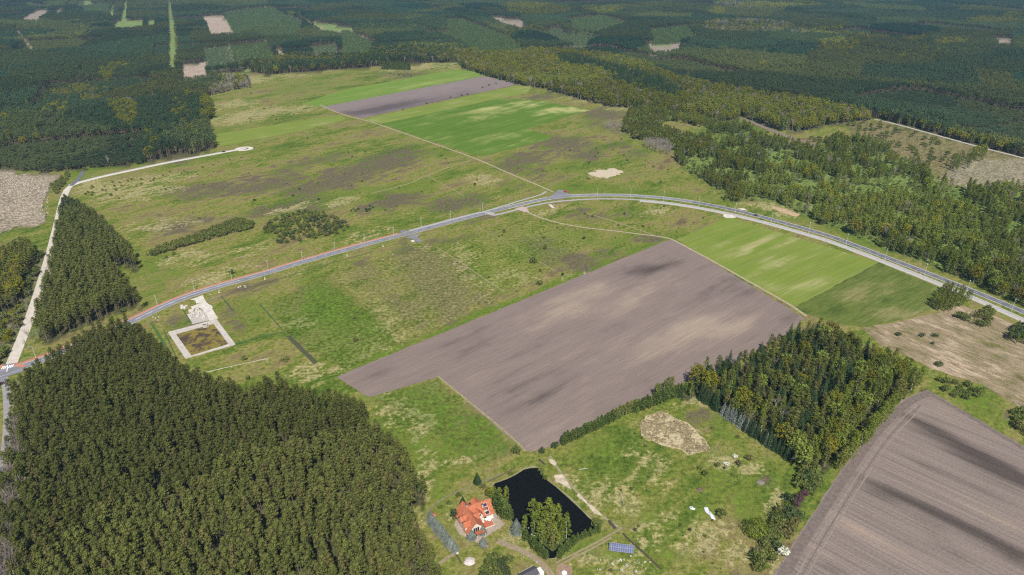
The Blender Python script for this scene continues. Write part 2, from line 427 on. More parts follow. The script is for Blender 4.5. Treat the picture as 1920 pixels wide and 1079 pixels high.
def grid_ground():
    us = np.concatenate([[-9, -5, -3, -2, -1.4], np.linspace(-1.05, 1.05, 421), [1.4, 2, 3, 5, 9]])
    v = np.linspace(1.25, -0.40, 300)                       # even steps of view angle: fine near, coarse far
    dep = (CAM_H * (CP - v * SP) / (SP + v * CP))
    dep = np.concatenate([[-3000.0, -100.0], dep, [5200, 8000, 14000, 26000]])
    zc = dep * CP + CAM_H * SP
    zc[0:2] = zc[2]
    X = us[None, :] * zc[:, None]
    Y = np.repeat(dep[:, None], len(us), 1)
    X = np.clip(X, -30000, 30000)
    nr, nc = X.shape
    V = np.stack([X.ravel(), Y.ravel(), np.zeros(X.size)], 1)
    i = np.arange(nr * nc).reshape(nr, nc)
    F = np.stack([i[:-1, :-1], i[:-1, 1:], i[1:, 1:], i[1:, :-1]], -1).reshape(-1, 4)
    me = bpy.data.meshes.new("ground")
    me.from_pydata(V.tolist(), [], F.tolist())
    P = V[:, :2]
    px, py = proj(P[:, 0], P[:, 1])
    wob = np.minimum(1.0, (py + 130) / 700.)
    nx = (fbm(P[:, 0] / 24, P[:, 1] / 24) - .5); ny = (fbm(P[:, 0] / 24 + 50, P[:, 1] / 24 + 9) - .5)
    qx = px + nx * 46 * wob; qy = py + ny * 26 * wob
    at = {k: np.zeros(len(P), np.float32) for k in ('heath', 'dry', 'lush')}
    for t, cx, cy_, rx, ry, an, st in BL:
        c, s_ = math.cos(R(an)), math.sin(R(an))
        dx, dy = qx - cx, qy - cy_
        a = (dx * c + dy * s_) / (rx * 1.25); b = (-dx * s_ + dy * c) / (ry * 1.35)
        w = st * np.exp(-np.maximum(0, (a * a + b * b)) ** 1.3 * .9)
        at[t] = np.maximum(at[t], w)
    zone = np.zeros((len(P), 4), np.float32); zone[:, 3] = 1
    zw = np.zeros(len(P), np.float32)
    FLOOR, CUT, PLANT, YG = (.060, .060, .030), (.34, .265, .21), (.095, .12, .07), (.16, .21, .07)
    def z(poly, col, w=1.0, H=17.0):
        m = inside(P, gp(poly, H) if isinstance(poly, list) else poly)
        zone[m, :3] = col; zw[m] = w
    far = Y.ravel() > 3400
    zone[far, :3] = FLOOR; zw[far] = 1
    for p in (W_FAR, W_A, W_B, W_C, W_I): z(p, FLOOR, .92)
    z(W_G2, (.125, .175, .045), .8); z(W_C2, (.12, .12, .06), .8); z(W_BELT, (.11, .10, .055), .9)
    z(CLEAR, (.27, .22, .165), .92)
    z([(505,572),(606,520),(722,612),(742,640),(650,690),(565,650)], (.075, .125, .018), .6)
    z([(610,515),(802,462),(938,562),(880,590),(746,650),(724,612)], (.170, .165, .052), .55)
    z([(822,460),(1000,412),(1120,440),(1010,520),(950,558)], (.125, .158, .028), .45)
    z([(705,745),(820,712),(880,765),(965,848),(900,872),(800,800)], (.060, .115, .014), .45)
    z([(1563,213),(1647,227),(1747,252),(1847,279),(1945,300),(1945,350),(1830,356),(1780,347),(1723,312),(1647,267),(1600,250)], (.165, .135, .068), .8)
    z([(1800,300),(1945,300),(1945,350),(1830,356),(1760,345)], (.23, .195, .135), .85)
    for k, w in HOLEW.items():
        c = CUT if k.startswith('cut') else PLANT if k.startswith('plant') else YG
        z(w, c if not k in ('cut_c','cut_d','cut_g','cut_e','cut_f') else (.25, .205, .165), .95)
    for L, w in LANEW:
        m = polydist(P, L) < w * .6
        zone[m, :3] = (.30, .25, .17); zw[m] = .9
    z([(1393,70),(1500,60),(1515,73),(1380,75)], (.15, .13, .09), .9)
    for n_, a in at.items():
        me.attributes.new(n_, 'FLOAT', 'POINT').data.foreach_set('value', a)
    me.attributes.new('zone', 'FLOAT_COLOR', 'POINT').data.foreach_set('color', zone.ravel())
    me.attributes.new('zonew', 'FLOAT', 'POINT').data.foreach_set('value', zw)
    # material
    m, nt, out = new_mat("rough_meadow")
    b = NB(nt)
    p = b.pos()
    ps = b.mapping(b.mapping(p, -math.atan2(g(907, 143)[1] - g(603, 201)[1], g(907, 143)[0] - g(603, 201)[0])), 0, (.42, 1, 1))
    n_big = b.noise(ps, 1 / 42., 4, .6)
    n_mid = b.noise(ps, 1 / 8., 5, .65, .6)
    n_sm = b.noise(p, 1 / 2.6, 4, .7)
    n_fine = b.noise(p, 1 / .8, 3, .75)
    n_huge = b.noise(p, 1 / 190., 3, .5)
    tt = b.math('ADD', b.math('MULTIPLY', n_big, .50), b.math('MULTIPLY', n_mid, .46))
    tt = b.math('ADD', tt, b.math('MULTIPLY', n_sm, .18)); tt = b.math('ADD', tt, b.math('MULTIPLY', n_huge, .18)); tt = b.math('SUBTRACT', tt, .112)
    cr = b.n("ShaderNodeValToRGB"); nt.links.new(tt, cr.inputs[0])
    el = cr.color_ramp.elements
    st = [(.43, (.068, .108, .016)), (.485, (.106, .142, .024)), (.535, (.148, .162, .034)), (.58, (.198, .186, .056)), (.62, (.180, .148, .062)), (.68, (.115, .092, .048))]
    el[0].position, el[0].color = st[0][0], (*st[0][1], 1); el[1].position, el[1].color = st[-1][0], (*st[-1][1], 1)
    for q, c_ in st[1:-1]: e_ = el.new(q); e_.color = (*c_, 1)
    col = cr.outputs[0]
    nn = b.math('ADD', b.math('MULTIPLY', b.math('SUBTRACT', n_mid, .5), 3.4), b.math('MULTIPLY', b.math('SUBTRACT', n_sm, .5), 2.2))
    def layer(col, name, c, lo=.30, hi=.62, mx=.92):
        a = b.attr(name).outputs["Fac"]
        f = b.ss(b.math('ADD', a, b.math('MULTIPLY', nn, b.lin(a, 0, .30, 0.05, 1))), lo, hi, 0, mx)
        return b.mix(f, col, c)
    col = layer(col, 'lush', b.mix(n_mid, (.060, .115, .012), (.128, .182, .024)), .22, .85)
    col = layer(col, 'heath', b.mix(n_sm, (.072, .060, .036), (.150, .124, .080)), .22, .62, .92)
    col = layer(col, 'dry', b.mix(n_sm, (.20, .185, .070), (.36, .31, .155)), .26, .80, .9)
    zc_ = b.attr('zone').outputs["Color"]
    col = b.mix(b.attr('zonew').outputs["Fac"], col, b.mulc(zc_, b.math('ADD', b.lin(n_sm, .3, .7, .45, 1.5), b.lin(n_mid, .3, .7, -.3, .3))))
    col = b.mulc(col, b.math('MULTIPLY', b.lin(n_fine, .25, .75, .62, 1.38), b.lin(n_sm, .28, .72, .58, 1.42)))
    h = b.math('ADD', b.math('MULTIPLY', n_fine, .5), n_sm)
    b.diffuse(col, out, h, .5, .5)
    me.materials.append(m)
    o = bpy.data.objects.new("ground", me); COL.objects.link(o)
    tag(o, kind="structure")
    return o
ground = grid_ground()

# ------------------------------------------------------------------ fields
def sheet(name, px_poly, z, mat, step=7.0, blobs=(), world_poly=None, wob=0.0, wander=.3):
    poly = gp(px_poly) if world_poly is None else np.array(world_poly)
    bm = bmesh.new()
    if wob:
        Q = []
        n = len(poly)
        for i in range(n):
            a, c = poly[i], poly[(i + 1) % n]
            L = np.hypot(*(c - a)); k = max(1, int(L / 4))
            for j in range(k):
                p = a + (c - a) * j / k
                w = min(1.0, np.hypot(*p) / 300) * wob
                Q.append((p[0] + (random.random() - .5) * w, p[1] + (random.random() - .5) * w))
        poly = np.array(Q)
    f = bm.faces.new([bm.verts.new((p[0], p[1], 0)) for p in poly])
    if f.normal.z < 0 or (f.normal_update() or f.normal.z < 0): f.normal_flip()
    bmesh.ops.triangulate(bm, faces=bm.faces[:])
    lo, hi = poly.min(0), poly.max(0)
    if step:
        for ax in (0, 1):
            st = max(step, (hi[ax] - lo[ax]) / 120)
            for k in np.arange(lo[ax] + st, hi[ax], st):
                co = (k, 0, 0) if ax == 0 else (0, k, 0)
                no = (1, 0, 0) if ax == 0 else (0, 1, 0)
                bmesh.ops.bisect_plane(bm, geom=bm.verts[:] + bm.edges[:] + bm.faces[:], plane_co=co, plane_no=no)
    me = bpy.data.meshes.new(name)
    bm.to_mesh(me); bm.free()
    V = np.empty(len(me.vertices) * 3, np.float32); me.vertices.foreach_get('co', V); V = V.reshape(-1, 3)
    px, py = proj(V[:, 0].astype(float), V[:, 1].astype(float))
    nx = fbm(V[:, 0] / 20, V[:, 1] / 20) - .5; ny = fbm(V[:, 0] / 20 + 31, V[:, 1] / 20) - .5
    px = px + nx * 30 * wander; py = py + ny * 16 * wander
    tone = np.zeros(len(V), np.float32)
    for cx, cy_, rx, ry, an, st in blobs:
        c, s_ = math.cos(R(an)), math.sin(R(an))
        dx, dy = px - cx, py - cy_
        a = (dx * c + dy * s_) / rx; b_ = (-dx * s_ + dy * c) / ry
        st = st * (.72 if name == 'ploughed_field' else 1.0)
        tone += st * np.exp(-(a * a + b_ * b_) ** .75)
    me.attributes.new('tone', 'FLOAT', 'POINT').data.foreach_set('value', tone)
    me.materials.append(mat)
    o = bpy.data.objects.new(name, me); COL.objects.link(o)
    o.location.z = z
    return tag(o, kind="structure")

def wdir(a, b_):
    p, q = g(*a), g(*b_)
    return math.atan2(q[1] - p[1], q[0] - p[0])

def field_mat(name, base, dark, light, ang, fine=(.012, .9), mid=(.012, .16), bump=.12, famp=.16, mamp=.5, spot=.0, spotc=(0, 0, 0), tram=0):
    m, nt, out = new_mat(name)
    b = NB(nt)
    p = b.pos()
    q1 = b.mapping(b.mapping(p, -ang), 0, (fine[0], fine[1], 1))
    q2 = b.mapping(b.mapping(p, -ang), 0, (mid[0], mid[1], 1))
    nf = b.noise(q1, 1.0, 4, .7)
    nm = b.noise(q2, 1.0, 4, .65)
    nb = b.noise(p, 1 / 38., 4, .6)
    ns = b.noise(p, .9, 3, .7)
    t = b.math('ADD', b.attr('tone').outputs["Fac"], b.math('MULTIPLY', b.math('SUBTRACT', nm, .5), mamp * 2))
    t = b.math('ADD', t, b.math('MULTIPLY', b.math('SUBTRACT', nb, .5), mamp * 1.2))
    c = b.mix(b.ss(t, 0, .9), base, light)
    c = b.mix(b.ss(t, 0, -.9), c, dark)
    if spot: c = b.mix(b.math('MULTIPLY', b.ss(ns, .58, .72), spot), c, spotc)
    if tram:      # the tractor's paired wheelings, one pair every pass
        sx = b.n("ShaderNodeSeparateXYZ"); nt.links.new(b.mapping(p, -ang), sx.inputs[0])
        fr = b.math('MULTIPLY', b.math('FRACT', b.math('DIVIDE', sx.outputs[1], tram)), tram)
        w1 = b.math('LESS_THAN', b.math('ABSOLUTE', b.math('SUBTRACT', fr, 2.0)), .35)
        w2 = b.math('LESS_THAN', b.math('ABSOLUTE', b.math('SUBTRACT', fr, 4.0)), .35)
        c = b.mix(b.math('MULTIPLY', b.math('ADD', w1, w2), .38), c, (.22, .20, .09))
    f = b.math('MULTIPLY', b.lin(nf, .3, .7, 1 - famp, 1 + famp), b.lin(ns, .3, .7, 1 - famp * .7, 1 + famp * .7))
    c = b.mulc(c, f)
    b.diffuse(c, out, b.math('ADD', nf, b.math('MULTIPLY', ns, .5)), bump * 3, .6)
    return m

angA = wdir((640, 703), (1248, 452))
angB = wdir((1640, 865), (1900, 985))
angC = wdir((603, 201), (907, 143))
angD = wdir((1360, 500), (1560, 420))
soilA = field_mat("ploughed_soil", (.200, .155, .135), (.085, .066, .060), (.300, .236, .180), angA, fine=(.03, 1.1), mid=(.012, .07), mamp=.8)
soilB = field_mat("ploughed_soil_dark", (.205, .165, .142), (.080, .064, .055), (.310, .235, .180), angB, fine=(.012, .9), mid=(.005, .2), mamp=.55, famp=.26)
soilC = field_mat("ploughed_soil_far", (.200, .160, .150), (.10, .082, .082), (.27, .215, .195), angC, fine=(.02, .5), mid=(.006, .06), mamp=.4)
cropA = field_mat("green_cereal", (.088, .155, .020), (.058, .125, .015), (.33, .33, .12), angC, fine=(.01, .5), mid=(.008, .05), mamp=.8, famp=.16, tram=24)
cropB = field_mat("young_cereal", (.160, .205, .036), (.098, .170, .024), (.32, .30, .135), angD, fine=(.02, .7), mid=(.012, .12), mamp=.95, famp=.14, tram=21)
cropC = field_mat("spring_crop", (.130, .205, .032), (.095, .165, .026), (.25, .27, .085), angC, fine=(.01, .4), mid=(.006, .05), mamp=.9, famp=.14, tram=24)
grassD = field_mat("mown_meadow", (.105, .132, .030), (.060, .094, .020), (.19, .18, .07), angD, fine=(.05, .5), mid=(.03, .09), mamp=1.5, famp=.3)
fall = field_mat("fallow_sand", (.235, .185, .112), (.125, .120, .040), (.37, .285, .20), wdir((1700, 650), (1860, 720)), fine=(.10, .6), mid=(.07, .12), mamp=2.0, famp=.4, spot=.85, spotc=(.16, .16, .06))

sheet("ploughed_field", PLOUGH_A, .05, soilA, 6, [
 (1190,512,60,14,-8,-.85),(1230,502,40,9,-6,-.6),(1120,540,70,14,-20,.6),(1180,570,90,20,-22,.7),(1060,580,80,18,-22,.75),(1240,470,40,12,-15,.45),(1300,610,120,26,-22,.75),(1160,610,60,12,-22,-.45),(1420,560,60,26,20,-.55),(1330,545,60,20,-20,-.5),
 (960,660,100,18,-23,-.3),(870,640,60,16,-23,-.35),(790,665,50,10,-23,-.3),(760,700,60,10,-23,.15),(1000,715,70,7,-24,-.75),(960,700,50,8,-24,-.5),(1010,750,40,10,-24,-.5),(1050,720,40,8,-24,-.4),(1230,660,120,22,-22,.5),(1120,690,60,14,-22,-.25),(1000,800,40,20,-22,-.2),(1390,610,60,14,-22,.5),(1280,690,80,14,-22,.15),(1080,650,80,14,-22,.2),(930,735,60,14,-22,.1),(1100,770,70,14,-24,.2),(700,700,40,10,-20,-.3)], wob=.8)
sheet("ploughed_field", PLOUGH_B, .05, soilB, 2.4, [
 (1790,830,110,10,26,-1.0),(1900,890,90,14,28,-.9),(1720,790,50,7,25,-.8),(1830,870,110,14,26,-.6),(1740,880,60,10,26,-.6),(1840,920,80,9,26,-.4),
 (1700,935,90,8,26,-.9),(1800,985,110,12,26,-1.0),(1900,1040,80,14,28,-.9),(1650,925,40,10,26,-.6),(1730,985,60,8,28,-.5),(1790,1040,70,8,26,-.8),(1700,1020,60,7,28,-.5),(1560,1065,40,10,20,-.6),(1660,1060,50,8,26,-.4),
 (1750,760,60,10,26,.35),(1860,800,70,10,28,.35),(1700,870,100,9,26,.3),(1840,960,80,8,26,.55),(1900,985,60,8,26,.5),(1600,990,60,12,26,.45),(1540,1030,40,20,30,.35),(1620,880,30,14,30,.3),(1640,1010,80,8,26,.3)], wob=.8)
sheet("ploughed_field", PLOUGH_C, .05, soilC, 9, [(760,195,130,7,-10,-.7),(700,208,90,8,-9,-.8),(880,180,60,6,-10,-.4),(860,160,90,8,-10,.3),(640,200,50,4,-10,.2)], wob=.8)
sheet("green_crop_field", CROP_A, .05, cropA, 5, [(915,210,40,7,-6,.6),(990,193,26,5,-4,.7),(1050,210,36,6,4,.95),(1090,206,30,3,4,.8),(900,226,60,2,-14,.5),(940,260,60,12,-6,.3),(880,236,80,6,-14,-.3),(1000,215,60,3,-8,.3),(960,200,50,2,-8,.35),(850,250,60,2,-14,.3)], wob=1.5, wander=1.2)
sheet("light_crop_field", CROP_B, .05, cropB, 6, [(1400,468,70,7,-26,.8),(1470,455,40,5,-26,.5),(1450,500,80,8,-24,.55),(1480,540,50,8,-10,.6),(1370,440,40,8,-25,-.5),(1420,470,40,6,-25,-.6),(1560,490,60,8,-10,-.2),(1380,425,30,6,-25,.3),(1440,550,50,12,20,-.2),(1560,460,60,6,20,.25)], wob=.8, wander=.6)
sheet("strip_crop_field", CROP_C, .05, cropC, 9, [(740,170,60,5,-10,.4),(820,152,60,4,-10,.6),(700,185,90,5,-10,-.3)], wob=1.5)
sheet("pale_crop_strip", CROP_D, .05, cropB, 9, [(850,195,130,6,-12,.05),(700,225,40,6,-12,.3),(990,170,30,6,0,.3)], wob=1.5)
sheet("pale_grass_strip", CROP_E, .05, cropB, 9, [(460,255,60,7,-10,.1)], wob=2)
sheet("mown_meadow", MEADOW_D, .05, grassD, 6, [(1560,540,60,10,-26,-.5),(1600,520,40,8,-26,-.4),(1620,550,60,12,-10,.4),(1680,590,50,10,-5,.7),(1700,540,40,10,20,-.4),(1530,585,40,8,0,-.7)], wob=1)
sheet("fallow_field", FALLOW, .05, fall, 5, [(1700,610,60,8,-8,.5),(1800,580,30,8,10,.4),(1800,690,60,30,20,.5),(1880,600,40,10,24,.4),(1840,660,60,20,20,-.3),(1700,640,60,10,10,.2),(1750,660,60,14,15,-.1),(1860,720,40,14,24,-.2)], wob=2)

# ------------------------------------------------------------------ roads
def ribbon_mesh(pts, w, off=0.0, s=2, z=0.0):
    P = smooth([g(*p) for p in pts], s) if s else [Vector(g(*p)) for p in pts]
    mb = MB()
    L = []
    for i, p in enumerate(P):
        t = (P[min(i + 1, len(P) - 1)] - P[max(i - 1, 0)]).normalized()
        n = Vector((-t.y, t.x))
        a, c = p + n * (off + w / 2), p + n * (off - w / 2)
        L.append(((a.x, a.y, z), (c.x, c.y, z)))
    for (a, c), (d, e) in zip(L[:-1], L[1:]): mb.quad(a, c, e, d)
    return mb, P

def along(P, off, step, start=0.0):
    """points every `step` metres along a smoothed line, shifted sideways"""
    out, acc = [], -start
    for a, c in zip(P[:-1], P[1:]):
        L = (c - a).length
        if L < 1e-6: continue
        t = (c - a) / L
        n = Vector((-t.y, t.x))
        while acc + L >= step or acc < 0 <= acc + L and False:
            d = step - acc
            a = a + t * d; L -= d; acc = 0
            out.append((a + n * off, math.atan2(t.y, t.x)))
        acc += L
    return out

asphalt = flat_mat("asphalt", (.185, .185, .20), .16, .12)
asphalt_dark = flat_mat("asphalt_new", (.125, .125, .142), .14, .12)
red_pave = flat_mat("red_paving", (.40, .175, .115), .14, .4)
grey_pave = flat_mat("grey_paving", (.33, .315, .30), .12, .3)
concrete = flat_mat("concrete_slabs", (.50, .45, .38), .16, .25)
concrete_pale = flat_mat("pale_concrete", (.54, .495, .43), .2, .3)
white_paint = flat_mat("white_paint", (.80, .79, .76), .10, .5)
sand = flat_mat("sandy_track_soil", (.33, .27, .175), .3, .35)
gravel = flat_mat("gravel", (.40, .37, .33), .3, .8)
kerb_m = flat_mat("kerb_stone", (.52, .50, .47), .1, .6)

mb, MAINP = ribbon_mesh(MAIN_W, 7.0)
road = tag(mb.build("main_road", asphalt, loc=(0, 0, .10)), kind="structure")
mb, _ = ribbon_mesh(MAIN_W[27:], 7.04)
tag(mb.build("main_road_new_asphalt", asphalt_dark, loc=(0, 0, .13)), kind="structure")
mb = MB()
for p, a in along(MAINP, 0, 9.0):
    t = Vector((math.cos(a), math.sin(a))); n = Vector((-t.y, t.x))
    q = [p - t * 2 + n * .09, p - t * 2 - n * .09, p + t * 2 - n * .09, p + t * 2 + n * .09]
    mb.poly([(v.x, v.y, 0) for v in q])
o = mb.build("centre_line", white_paint, road, (0, 0, .05)); o["kind"] = "stuff"
mb = MB()
for off in (-3.2, 3.2):
    m2, _ = ribbon_mesh(MAIN_W[20:], .22, off); mb.add(m2)
o = mb.build("edge_line", white_paint, road, (0, 0, .055)); o["kind"] = "stuff"
m2, _ = ribbon_mesh(MAIN_W[6:11], .25, 0.6); m2.build("solid_line", white_paint, road, (0, 0, .06))
# kerbs, a real step
for off in (-3.62, 3.62):
    mb, P = ribbon_mesh(MAIN_W, .2, off, z=.15)
    m2, _ = ribbon_mesh(MAIN_W, .2, off, z=0.0)
    k = len(mb.f)
    V1, V2 = mb.v, m2.v
    sk = MB(); sk.add(mb)
    for i in range(k):
        a, c, e, d = V1[4 * i:4 * i + 4]; a2, c2, e2, d2 = V2[4 * i:4 * i + 4]
        sk.quad(a, d, d2, a2); sk.quad(c2, e2, e, c)
    sk.build("kerb", kerb_m, road, (0, 0, .0))
red_line = MAIN_W[:17]
mb, _ = ribbon_mesh(red_line, 2.6, 5.1)
tag(mb.build("red_footpath", red_pave, loc=(0, 0, .16)), kind="structure")
mb, _ = ribbon_mesh([(772,436.5)] + [(MAIN_W[i][0], MAIN_W[i][1]) for i in range(17, 19)] + [(908,401)], 2.8, 5.3)
tag(mb.build("grey_footpath", grey_pave, loc=(0, 0, .16)), kind="structure")
mb, _ = ribbon_mesh([(900,399.5),(908,397.5),(926,392),(945,386.5),(975,377),(1006,368.3),(1018,364),(1024,359.5)], 2.6)
tag(mb.build("grey_cycle_path", grey_pave, loc=(0, 0, .17)), kind="structure")
mb, CYP = ribbon_mesh(CYC_S, 3.4)
cyc = tag(mb.build("cycle_path", grey_pave, loc=(0, 0, .15)), kind="structure")
mb, _ = ribbon_mesh(CYC_S[8:], 3.6, -3.4)
tag(mb.build("gravel_verge", gravel, loc=(0, 0, .06)), kind="structure")
mb = MB()
for off in (-1.8, 1.8):
    m2, _ = ribbon_mesh(CYC_S[8:], .25, off); mb.add(m2)
o = mb.build("cycle_path_edge", white_paint, cyc, (0, 0, .03)); o["kind"] = "stuff"
def slab(name, pts, z, mat, wob=0.0):
    o = sheet(name, pts, z, mat, 0, wob=wob); return o
slab("road_junction", [(1022,373),(1034,367),(1043,360),(1046,357),(1056,357),(1062,362),(1072,366),(1060,372),(1040,375)], .20, asphalt)
slab("road_junction", [(752,436.5),(750,433),(760,431.5),(766,434.5),(775,437.5),(766,441),(758,441)], .20, asphalt)
slab("road_junction", [(762,447),(775,449),(783,455),(793,452.5),(783,447),(784,442),(790,439),(770,441)], .20, asphalt)
slab("path_plaza", [(905,399),(918,397.5),(928,401),(926,405.5),(915,403)], .22, grey_pave)
slab("path_plaza", [(966,392),(980,387.5),(988,391),(992,398),(984,398.5),(975,395.5)], .22, flat_mat("pink_paving", (.42, .33, .29), .12, .4))
# crossroads at the left edge
slab("crossroads", [(-60,702),(-60,735),(8,719),(10,708),(50,695),(48,684),(30,681),(8,684),(-10,690)], .19, asphalt)
slab("red_crossing_apron", [(-40,698),(-20,688),(8,684),(8,688),(0,694),(-30,702)], .24, red_pave)
slab("red_crossing_apron", [(30,680.5),(48,686),(47,690),(28,688.5),(26,683)], .24, red_pave)
mb = MB()
cx0, cx1 = Vector(g(3, 691)), Vector(g(26, 686.5))
for k in range(7):
    if k == 3: continue
    c = cx0.lerp(cx1, (k + .5) / 7)
    d = (cx1 - cx0).normalized()
    mb.box((c.x, c.y, .27), (.6, 3.4, .02), 0, math.atan2(d.y, d.x) - .12)
o = mb.build("zebra_crossing", white_paint, None); tag(o, kind="structure")
mb, _ = ribbon_mesh([(15,684.5),(14.5,690),(13,698)], .45, 0, 0); tag(mb.build("stop_line", white_paint, loc=(0, 0, .29)), kind="structure")
mb, _ = ribbon_mesh(LANE_SW, 4.0); tag(mb.build("narrow_lane", flat_mat("worn_asphalt", (.27, .25, .25), .2, .4), loc=(0, 0, .08)), kind="structure")
mb, CONCP = ribbon_mesh(CONC, 6.6); conc_o = tag(mb.build("concrete_road", concrete, loc=(0, 0, .10)), kind="structure")
mb, _ = ribbon_mesh(CONC2, 5.6); tag(mb.build("pale_road", concrete_pale, loc=(0, 0, .13)), kind="structure")
mb, _ = ribbon_mesh(CONC2[1:], 2.6, 4.2); tag(mb.build("roadside_path", grey_pave, loc=(0, 0, .09)), kind="structure")
mb, _ = ribbon_mesh([(134,349),(142,341),(150,332),(157,321)], 4.2); tag(mb.build("asphalt_stub", asphalt_dark, loc=(0, 0, .16)), kind="structure")
# turning circle with an island of soil
mb = MB()
c = Vector(g(458, 279.5)); c2 = Vector(g(461, 279.2))
for i in range(28):
    a, b_ = 2 * math.pi * i / 28, 2 * math.pi * (i + 1) / 28
    P = [(c.x + r * math.cos(t) * 1.0, c.y + r * .9 * math.sin(t), 0) for r, t in ((5.5, a), (11.5, a), (11.5, b_), (5.5, b_))]
    mb.poly(P)
tag(mb.build("turning_circle", concrete_pale, loc=(0, 0, .16)), kind="structure")
mb, _ = ribbon_mesh(TRACK_S, 2.2); tag(mb.build("sandy_track", sand, loc=(0, 0, .09)), kind="structure")
mb, _ = ribbon_mesh(TRACK_N, 2.3); tag(mb.build("field_track", sand, loc=(0, 0, .09)), kind="structure")
mb, _ = ribbon_mesh(PATH_E, 4.5); tag(mb.build("gravel_road", gravel, loc=(0, 0, .09)), kind="structure")
railm = flat_mat("rail_ballast", (.19, .145, .115), .3, .5)
mb, _ = ribbon_mesh(RAIL, 9.0); tag(mb.build("railway_bed", railm, loc=(0, 0, .09)), kind="structure")
sandp0 = flat_mat("pale_rubble_soil", (.42, .38, .28), .35, .8)
worn = flat_mat("worn_grass", (.26, .225, .11), .35, .5)
def trail(pts, w, m=worn, z=.07, name="trodden_path"):
    mb, _ = ribbon_mesh(pts, w); return tag(mb.build(name, m, loc=(0, 0, z)), kind="structure")
trail([(817,463),(840,477),(875,500),(910,525),(945,547)], .9)
trail([(892,423),(905,432),(940,449),(975,470),(1000,484),(1040,508)], .6)
trail([(560,505),(620,488),(700,462),(790,438)], .6)
trail([(985,438),(1010,452)], .8)
trail([(380,700),(430,688),(470,680),(503,672)], .7, sandp0, .08, "rubble_line")
trail([(884,300),(830,318),(800,330),(760,348),(700,362)], 1.6)
trail([(800,330),(830,345),(870,368)], 1.0)
trail([(1130,368),(1160,366)], .8)
trail([(1100,400),(1150,415),(1200,432),(1230,443)], 1.4)
HL = flat_mat("headland_soil", (.150, .118, .100), .3, .5)
HL2 = flat_mat("headland_soil_dry", (.222, .18, .152), .25, .5)
EDG = [(1449,1084),(1480,1030),(1515,975),(1555,915),(1600,850),(1640,797),(1695,747),(1739,731)]
mb, _ = ribbon_mesh(EDG, 4.5, -3.0); tag(mb.build("field_headland", HL, loc=(0, 0, .07)), kind="structure")
for o_ in (-7.5, -9.2, -10.9): mb, _ = ribbon_mesh(EDG[:-1], .7, o_); tag(mb.build("tractor_track", HL2 if o_ != -9.2 else HL, loc=(0, 0, .075)), kind="structure")
mb, _ = ribbon_mesh([(1739,731),(1830,783),(1920,838),(2080,930)], 3.0, -2.2); tag(mb.build("field_headland", HL, loc=(0, 0, .072)), kind="structure")
trail([(985,846),(960,820),(900,770),(860,738),(821,706)], 1.2)

# ------------------------------------------------------------------ tree models
bark_pine = flat_mat("pine_bark", (.185, .135, .100), .3, 2)
bark_grey = flat_mat("grey_bark", (.20, .175, .15), .3, 2)
bark_white = flat_mat("birch_bark", (.62, .59, .53), .3, 2.5)
twig = flat_mat("bare_twigs", (.27, .23, .195), .25, 2)
twig_pale = flat_mat("dead_wood", (.46, .41, .34), .2, 2)
F = dict(
 pine=foliage_mat("pine_needles", (.130, .146, .040), (.170, .180, .046), (.180, .158, .056), var=.22, trans=.34, stand=(.046, .094, .052)),
 spruce=foliage_mat("spruce_needles", (.036, .062, .026), (.055, .082, .032)),
 blue=foliage_mat("blue_spruce_needles", (.150, .175, .150), (.215, .235, .205)),
 birch=foliage_mat("birch_leaves", (.165, .210, .032), (.228, .262, .044), (.215, .200, .056), var=.16, trans=.42, stand=(.150, .205, .042), sk=.45),
 oak=foliage_mat("oak_leaves", (.205, .205, .024), (.262, .240, .028), (.190, .150, .036), var=.25, trans=.33, stand=(.165, .195, .030), sk=.5),
 bush=foliage_mat("shrub_leaves", (.110, .140, .036), (.150, .175, .046), (.170, .140, .060)),
 juniper=foliage_mat("juniper_needles", (.060, .088, .034), (.085, .110, .042)),
 thuja=foliage_mat("hedge_needles", (.075, .112, .028), (.105, .140, .036)),
 willow=foliage_mat("willow_leaves", (0.135, 0.180, 0.027), (0.173, 0.217, 0.033)),
 lime=foliage_mat("lime_green_leaves", (.180, .228, .040), (.215, .255, .055)),
 blossom=foliage_mat("white_blossom", (0.620, 0.640, 0.500), (0.700, 0.700, 0.580), var=.2),
 purple=foliage_mat("purple_leaves", (0.090, 0.051, 0.060), (0.120, 0.068, 0.075)),
 young=foliage_mat("young_pine_needles", (.085, .135, .046), (.120, .165, .054)),
)
U = random.uniform
def rdir(up=.3):
    v = Vector((random.gauss(0, 1), random.gauss(0, 1), random.gauss(0, 1) + up)); return v.normalized()

def clump(mb, c, rx, rz, n, size, up=.55, fill=.75):
    c = Vector(c)
    for _ in range(n):
        d = rdir(.25)
        r = fill + (1 - fill) * random.random()
        p = c + Vector((d.x * rx, d.y * rx, d.z * rz)) * r
        s = size * U(.7, 1.3)
        mb.card(p, d + Vector((U(-.5, .5), U(-.5, .5), up + U(-.4, .4))), s, s * U(.6, 1.0))

